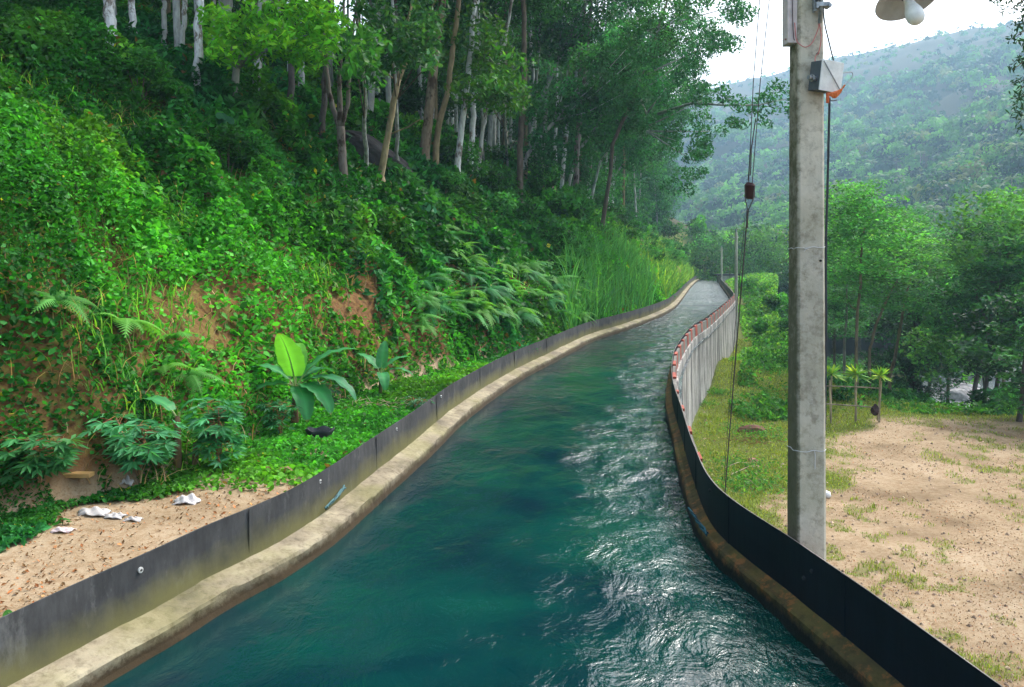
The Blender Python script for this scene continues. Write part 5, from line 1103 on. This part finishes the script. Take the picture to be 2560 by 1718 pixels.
# bushes filling the foot of the grove
pl3 = []
for _ in range(2500):
    if len(pl3) >= 60: break
    d = g.uniform(36, 66); rr_ = g.uniform(.24, .72); X = rr_ * d
    if (rr_ > .53 and d > 40) or any((X - a_) ** 2 + (d - b_) ** 2 < 5 for a_, b_ in pl3) or X < np.interp(d, RE[:, 1], RE[:, 0]) + 7: continue
    pl3.append((X, d)); b = Vector((X, d, gz(X, d))); e = empty('bush', b, 'leafy bush among many like it at the foot of the grove', 'bush', 'bushes filling the foot of the grove'); s_ = g.uniform(.9, 2.0)
    o = link('foliage', SHM[len(pl3) % 3], e, (0, 0, s_ * .6)); o.scale = (s_,) * 3; o.rotation_euler = (0, 0, len(pl3) * 1.7)
# river rocks
for i in range(34):
    d = g.uniform(54, 88); X = (g.uniform(.545, .68)) * d; zz_ = -9.9
    rock('river_rock', 0, 0, g.uniform(.7, 2.4), g.uniform(.6, 1.6), g.uniform(.4, 1.0), (.30, .29, .29), 'grey rock in the river bed among others like it', 300 + i, 0, 'rocks in the river bed', Vector((X, d, zz_)), 'rock')

# ---------------------------------------------------------------- trees on the right
def layered_crown(seed, rx, h, nl, base, size=.25, per=85):
    """thin tree whose foliage lies in flat tiers"""
    g = np.random.default_rng(seed); C = []; K = []
    for i in range(nl):
        K.append(np.full(per, math.exp(g.normal(0, .4)))); q = i / nl; a = g.uniform(0, 6.28); r_ = rx * (1 - .55 * q) * g.uniform(.35, .9); c = np.array([math.cos(a) * r_, math.sin(a) * r_, h * q]); R_ = rx * .42 * g.uniform(.6, 1.2)
        v = g.normal(size=(per, 3)) * np.array([R_ * .6, R_ * .6, .14]); v[:, 2] -= .12 * (v[:, 0] ** 2 + v[:, 1] ** 2); C.append(c + v)
    C = np.vstack(C); return cloud('crown', C, g.uniform(.7, 1.3, len(C)) * size, base, None, 'leaf', .75, .1, .42, .28, .12, g, mesh_only=True, cols=np.clip(hue(len(C), base, .28, .12, g) * np.concatenate(K)[:, None], 0, .7))
LAY = [layered_crown(300 + i, 2.6, 4.6, 30, b) for i, b in enumerate(((.05, .20, .05), (.035, .15, .06), (.07, .23, .05)))]
FEATH = [crown_mesh('crown', 320 + i, 2.8, 3.0, 30, 75, .30, b, .3, .35, .1)[0] for i, b in enumerate(((.04, .15, .05), (.016, .06, .03), (.065, .20, .05)))]
def rtree(xb, d, pts, wpx, c, crowns, label, group='trees beyond the yard', name='slender_tree', mt='bark', extra=()):
    X = ray(xb, 0)[0] * d; b = Vector((X, d, gz(X, d))); root = empty(name, b, label, 'tree', group); m = MB(); r = wpx * 2560 / 2336 / F * d / 2
    P = wob([Vector((0, 0, -.4))] + [at(x, y, d) - b for x, y in pts], .05, 3, xb); m.tube(P, [r * (1 - .6 * i / len(P)) for i in range(len(P))], 8, c)
    for ex in extra: m.tube(wob([at(x, y, d) - b for x, y in ex], .04, 3, 3), r * .5, 6, c)
    for i, (x, y, cm, s_, sz) in enumerate(crowns):
        q = at(x, y, d + (i % 3 - 1) * .8) - b; o = link('crown', cm, root, q); o.scale = (s_, s_, s_ * sz); o.rotation_euler = (0, 0, i * 1.9)
        j = min(range(len(P)), key=lambda k: (P[k] - q).length + .3 * k * 0); m.tube([P[j], (P[j] + q) / 2 - Vector((0, 0, .1)), q], [r * .4, r * .3, r * .15], 5, c)
    m.build('trunk', M[mt], root, True)
L0, L1, L2 = LAY; F0, F1, F2 = FEATH
rtree(1958, 38, [(1952, 760), (1965, 600), (1972, 520)], 9, (.2, .16, .1), [(1965, 640, L0, .95, .9), (1975, 560, L0, .85, .8), (1935, 690, L0, .7, .7)], 'slender tree with flat tiers of leaves, first right of the pole')
rtree(1985, 40, [(1982, 800), (2000, 740), (2040, 650), (2075, 590)], 8, (.2, .15, .1), [(2050, 640, L2, .9, .7), (2010, 700, L0, .8, .6)], 'slender tree with a branch slanting right above the fence')
rtree(2025, 44, [(2032, 860), (2055, 740), (2075, 640), (2080, 600)], 9, (.24, .17, .11), [(2070, 640, L0, 1.0, .8), (2100, 700, L1, .9, .7), (2040, 580, L0, .9, .6)], 'slender brown-trunked tree leaning right, beside the dark tree')
rtree(1925, 46, [(1925, 800), (1932, 700), (1930, 600)], 8, (.3, .28, .24), [(1915, 620, L1, 1.0, 1), (1925, 720, L1, .9, .7), (1905, 760, L1, .8, .6)], 'pale-trunked tree half hidden by the right edge of the pole')
rtree(2078, 50, [(2080, 850), (2085, 750), (2100, 690)], 22, (.05, .04, .035), [(2100, 730, F1, 1.0, .9), (2070, 790, F1, .9, .8), (2130, 770, F1, .9, 1), (2090, 670, F1, .7, .8), (2050, 840, F1, .7, .8), (2110, 850, F1, .8, .7)], 'dark dense tree in the middle of the grove', name='dark_tree')
rtree(2205, 40, [(2235, 820), (2265, 720), (2285, 640), (2305, 560)], 11, (.13, .11, .1), [(2290, 560, F2, 1.0, .9), (2250, 640, L1, 1.0, .7), (2320, 640, F0, 1.0, .9)], 'dark leaning trunk, tallest of the clump by the river', 'leaning trees by the river', extra=[[(2258, 740), (2235, 700), (2225, 660)]])
rtree(2232, 41, [(2255, 840), (2275, 760), (2300, 700)], 10, (.11, .09, .08), [(2300, 690, L1, 1.0, .8), (2220, 700, F0, .9, .8)], 'middle leaning trunk of the clump by the river', 'leaning trees by the river')
rtree(2262, 41, [(2275, 860), (2290, 800), (2330, 720)], 10, (.10, .08, .07), [(2320, 760, F0, 1.0, .8), (2345, 700, F0, 1.1, .9)], 'right leaning trunk of the clump by the river', 'leaning trees by the river')
rtree(2250, 43, [(2245, 880), (2240, 800)], 7, (.12, .1, .08), [(2215, 770, F2, .8, .7), (2180, 800, F2, .9, .8)], 'thin short trunk inside the clump by the river', 'leaning trees by the river')
rtree(2322, 30, [(2334, 900), (2345, 760)], 14, (.11, .09, .08), [(2370, 820, F0, .9, .8), (2350, 760, F1, .9, .8)], 'dark trunk cut by the right border of the photo', name='dark_tree')
rtree(2160, 58, [(2165, 800), (2170, 700)], 8, (.15, .12, .1), [(2165, 700, F2, 1.2, .9), (2200, 640, F0, 1.2, .9), (2140, 640, F0, 1.1, .9), (2185, 780, F2, 1.1, .8)], 'round mid-green tree between the dark tree and the river clump', name='leafy_tree')
rtree(2120, 70, [(2120, 700), (2115, 620)], 8, (.15, .12, .1), [(2120, 640, F2, 1.4, .9), (2080, 610, L1, 1.5, .8), (2160, 610, F0, 1.4, .9)], 'leafy tree rising behind the dark tree', name='leafy_tree')
rtree(2290, 66, [(2290, 700), (2290, 600)], 9, (.15, .12, .1), [(2280, 600, F0, 1.5, 1), (2330, 560, F2, 1.5, 1), (2240, 620, F2, 1.4, .9), (2340, 620, F0, 1.4, .9)], 'broad leafy tree behind the leaning clump', name='leafy_tree')
rtree(1905, 62, [(1905, 700), (1905, 620)], 8, (.15, .12, .1), [(1905, 600, L2, 1.5, .9), (1950, 580, F2, 1.2, .9), (1900, 690, F0, 1.3, .9)], 'leafy tree just right of the pole, behind the tiered trees', name='leafy_tree')
VAL = [crown_mesh('crown', 340 + i, 2.8, 2.6, 26, 190, .17, b, .33, .4, .1)[0] for i, b in enumerate(((.03, .12, .035), (.014, .06, .025), (.06, .19, .04)))]; FEATH2 = FEATH; F0, F1, F2 = VAL; FEATH = VAL
# trees down the valley, left of the pole
for i, (x, y, d, s_, cm, l) in enumerate([(1630, 520, 130, 2.7, F2, 'pale green rounded tree beyond the far canal bend'), (1660, 600, 140, 2.2, F0, 'dark tree right behind the far utility poles'), (1700, 590, 150, 2.1, F0, 'dark green tree between the far poles and the near pole'), (1740, 560, 125, 2.2, F2, 'light green tree whose crown shows left of the near pole'), (1770, 610, 140, 2.1, FEATH[1], 'dark rounded tree left of the near pole'),
        (1790, 580, 120, 1.9, F0, 'grey-green tree touching the near pole in view'), (1720, 625, 138, 1.6, FEATH[1], 'small dark tree at the end of the green bank'), (1690, 540, 160, 2.6, F2, 'tall tree behind the tallest far pole'), (1600, 560, 150, 2.2, F0, 'tree showing above the bushes where the canal ends'), (1900, 560, 120, 2.0, F0, 'tree right of the near pole below the hill'),
        (1960, 520, 115, 1.9, F2, 'pale crown above the tiered trees'), (2020, 510, 120, 2.1, F0, 'crown above the slanting branch'), (2230, 520, 95, 1.8, F2, 'yellowish crown left of the broad leafy tree'), (2180, 500, 110, 2.0, F0, 'crown below the hillside palms')]):
    X = ray(x, 0)[0] * d; zt = at(x, y + (85 if x > 1880 else 70), d).z; zb = gz(X, d); root = empty('valley_tree', (X, d, zb), l, 'tree', 'trees in the valley'); h = zt - zb
    for q in range(4):
        o = link('crown', cm if q % 2 == 0 else FEATH[0], root, (s_ * 1.6 * math.cos(q * 1.7), s_ * 1.6 * math.sin(q * 1.7), h - s_ * (.2 + .9 * q * .6))); o.scale = (s_,) * 3; o.rotation_euler = (0, 0, i + q)
    m = MB(); m.tube([(0, 0, -.5), (.2, 0, h * .6), (.3, 0, h)], [.25, .2, .08], 7, (.2, .17, .13)); m.build('trunk', M['bark'], root, True)
# branches hanging into the upper right corner, from a tree standing outside the frame
d = 17.0; X = ray(2420, 0)[0] * d; b = Vector((X, d, gz(X, d))); root = empty('overhanging_tree', b, 'dark leafy branches hanging into the upper right corner', 'tree')
cl = [(x, y, d + random.uniform(-.8, .8), r) for x, y, r in [(2265, 5, .16), (2300, 25, .22), (2290, 0, .2), (2325, 60, .24), (2335, 20, .3), (2310, 90, .16), (2345, 95, .22), (2330, 140, .22), (2310, 160, .12), (2345, 180, .25), (2325, 190, .18), (2312, 215, .16), (2335, 230, .26), (2320, 260, .22), (2345, 270, .3), (2330, 300, .16), (2360, 130, .4), (2370, 40, .5), (2370, 230, .5), (2400, 320, .5), (2420, 100, .8), (2450, 200, .9), (2420, 0, .8), (2480, -60, 1.0), (2400, -80, .8), (2330, -50, .5)]]
traced_crown(root, cl, 85, .12, (.02, .065, .035), yel=.05, up=.4, droop=.4, wid=.35)
m = MB(); m.tube([(0, 0, -.3), (.1, 0, 5), (0, 0, 9.5)], [.2, .16, .1], 8, BROWN)
for x, y, dd, r_ in cl: m.tube([at(2430, y - 60, d) - b, (at(2430, y - 60, d) + at(x, y, dd)) / 2 - b + Vector((0, 0, .15)), at(x, y, dd) - b], [.035, .02, .006], 5, BROWN)
m.build('trunk', M['bark'], root, True)

# ---------------------------------------------------------------- the wooded far hillside: one far-off wood, its palms apart
def far_wood():
    g = np.random.default_rng(91); Cs = []; Ss = []; cols = []; Ns = []
    n = 9500; rr_ = g.uniform(.02, .85, n); u = g.random(n) ** .8; d = 105 * (1290 / 105) ** u; x = rr_ * d; y = d; z = right_z(x, y)
    df = np.interp(rr_, [0, .2, .4, .65, 1.6], [330, 300, 190, 120, 110]); dr = np.interp(rr_, [0, .26, .65, 1.6], [1300, 1150, 860, 700]); U = (d - df) / (dr - df)
    k = (U > -.2) & (d > np.where(rr_ > .4, 112, 165)) & (U < 1.02) & (g.random(n) < np.where(fbm(x / 70, y / 70, 95) > .60, .35, 1) * np.where(U > .72, .55, 1)); x, y, z, d, U = [v[k] for v in (x, y, z, d, U)]
    for i in range(len(x)):
        near = d[i] < 330; R_ = g.uniform(2.0, 6.2) * (1.15 if d[i] > 500 else 1) * (.55 if U[i] > .72 else 1); m_ = 420 if d[i] < 210 else 200 if near else (80 if d[i] < 600 else 44); h = g.uniform(4, 9) if d[i] < 700 else g.uniform(2, 6)
        v = g.normal(size=(m_, 3)); v /= np.linalg.norm(v, axis=1)[:, None]; v[:, 2] = np.abs(v[:, 2]) * 1.1 - .35; Ns.append(v + g.normal(0, .33, v.shape))
        v *= (1 + .35 * np.sin(v[:, :1] * 5 + i) * np.cos(v[:, 1:2] * 4 + i)) * g.uniform(.75, 1.08, (m_, 1)) * R_; Cs.append(v + np.array([x[i], y[i], z[i] + h]))
        Ss.append(np.full(m_, R_ * (.17 if d[i] < 210 else .26 if near else (.42 if d[i] < 600 else .6)))); t = g.random(); base = np.array([.018, .09, .030]) * (1 - t) + np.array([.10, .27, .05]) * t
        if g.random() < .10: base = np.array([.13, .17, .07])
        if g.random() < .28: base = np.array([.010, .042, .025])
        cols.append(np.tile(base * g.uniform(.7, 1.3), (m_, 1)) * g.uniform(.8, 1.2, (m_, 1)))
    C = np.vstack(Cs); S = np.concatenate(Ss); c = np.vstack(cols)
    nr = np.vstack(Ns); nr /= np.linalg.norm(nr, axis=1)[:, None]; dd = g.normal(size=nr.shape); dd -= nr * (dd * nr).sum(1)[:, None]; dd /= np.linalg.norm(dd, axis=1)[:, None]
    bb = np.cross(nr, dd); L = S[:, None]; V = np.stack([C - dd * L * .5, C - bb * L * .4, C + dd * L * .5, C + bb * L * .4], 1).reshape(-1, 3)
    o = link('far_wood', np_mesh('far_wood', V, np.arange(len(V)).reshape(-1, 4), np.repeat(c, 4, 0), (M['cover'],))); tag(o, 'hazy mixed forest covering the far hillside', 'forest', None, 'stuff')
far_wood()
def palm_mesh(seed):
    g = np.random.default_rng(seed); V = []; Fc = []; n = 0; c = []
    for f in range(17):
        a = g.uniform(0, 6.28); el = g.uniform(-.2, 1.2); l = g.uniform(3.0, 4.2); h = np.array([math.cos(a), math.sin(a), 0]); sd_ = np.array([-math.sin(a), math.cos(a), 0]); tint = np.array((.12, .19, .10)) * g.uniform(.7, 1.3)
        for i in range(9):
            q = (i + 1) / 9; p = h * l * (math.cos(el) * q) + np.array([0, 0, 1]) * l * (math.sin(el) * q - .75 * q * q); w_ = .75 * math.sin(math.pi * (.15 + .8 * q))
            for sg in (-1, 1): V += [p - h * .14, p + sd_ * sg * w_ + h * .25 - np.array([0, 0, w_ * .6]), p + h * .16]; Fc.append((n, n + 1, n + 2)); n += 3; c += [tint] * 3
    return np_mesh('crown', np.array(V), np.array(Fc), np.array(c), (M['cover'],))
PM = [palm_mesh(i) for i in range(3)]; m = MB(); m.tube([(0, 0, -1), (.3, 0, 5), (.2, 0, 10)], [.22, .17, .14], 6, (.35, .32, .28)); t = m.build('trunk', M['bark']); TM = t.data; bpy.data.objects.remove(t)
pal = [(2270, 385, 0), (2255, 400, 0), (2310, 415, 0), (2240, 450, 0), (2215, 480, 0), (2180, 420, 0), (2130, 490, 0), (2290, 455, 0), (2080, 440, 0), (2030, 470, 0), (2320, 350, 0), (2200, 350, 0), (2150, 380, 0), (1960, 430, 0), (2100, 360, 0), (2265, 320, 0), (1920, 460, 0), (1730, 400, 0), (1690, 440, 0), (1760, 460, 0), (2220, 300, 0), (1990, 380, 0), (2060, 500, 0), (2240, 540, 0), (2130, 540, 0), (1700, 360, 0)]
for i, (x, y, _) in enumerate(pal):
    b = hit(x, y, 9.5, 170, 1100); root = empty('palm_tree', b, 'coconut palm standing among the trees of the far hillside', 'palm', 'palms on the far hillside', i); s_ = .95 + .25 * random.random(); root.scale = (s_,) * 3
    link('trunk', TM, root); link('crown', PM[i % 3], root, (.2, 0, 10))

# ---------------------------------------------------------------- air
def haze(N, Lk): return None
hm = bpy.data.materials.new('haze'); hm.use_nodes = True; t = hm.node_tree; t.nodes.clear(); oo = t.nodes.new("ShaderNodeOutputMaterial"); pv = t.nodes.new("ShaderNodeVolumePrincipled")
pv.inputs['Color'].default_value = (.50, .76, 1.0, 1); pv.inputs['Density'].default_value = .00048; pv.inputs['Anisotropy'].default_value = .2; t.links.new(pv.outputs[0], oo.inputs['Volume'])
mb = MB(); mb.box((-1560, -1560, -15.2), (1560, 1560, 335)); h = mb.build('haze', hm); tag(h, 'pale blue haze of the humid valley air', kind='stuff')
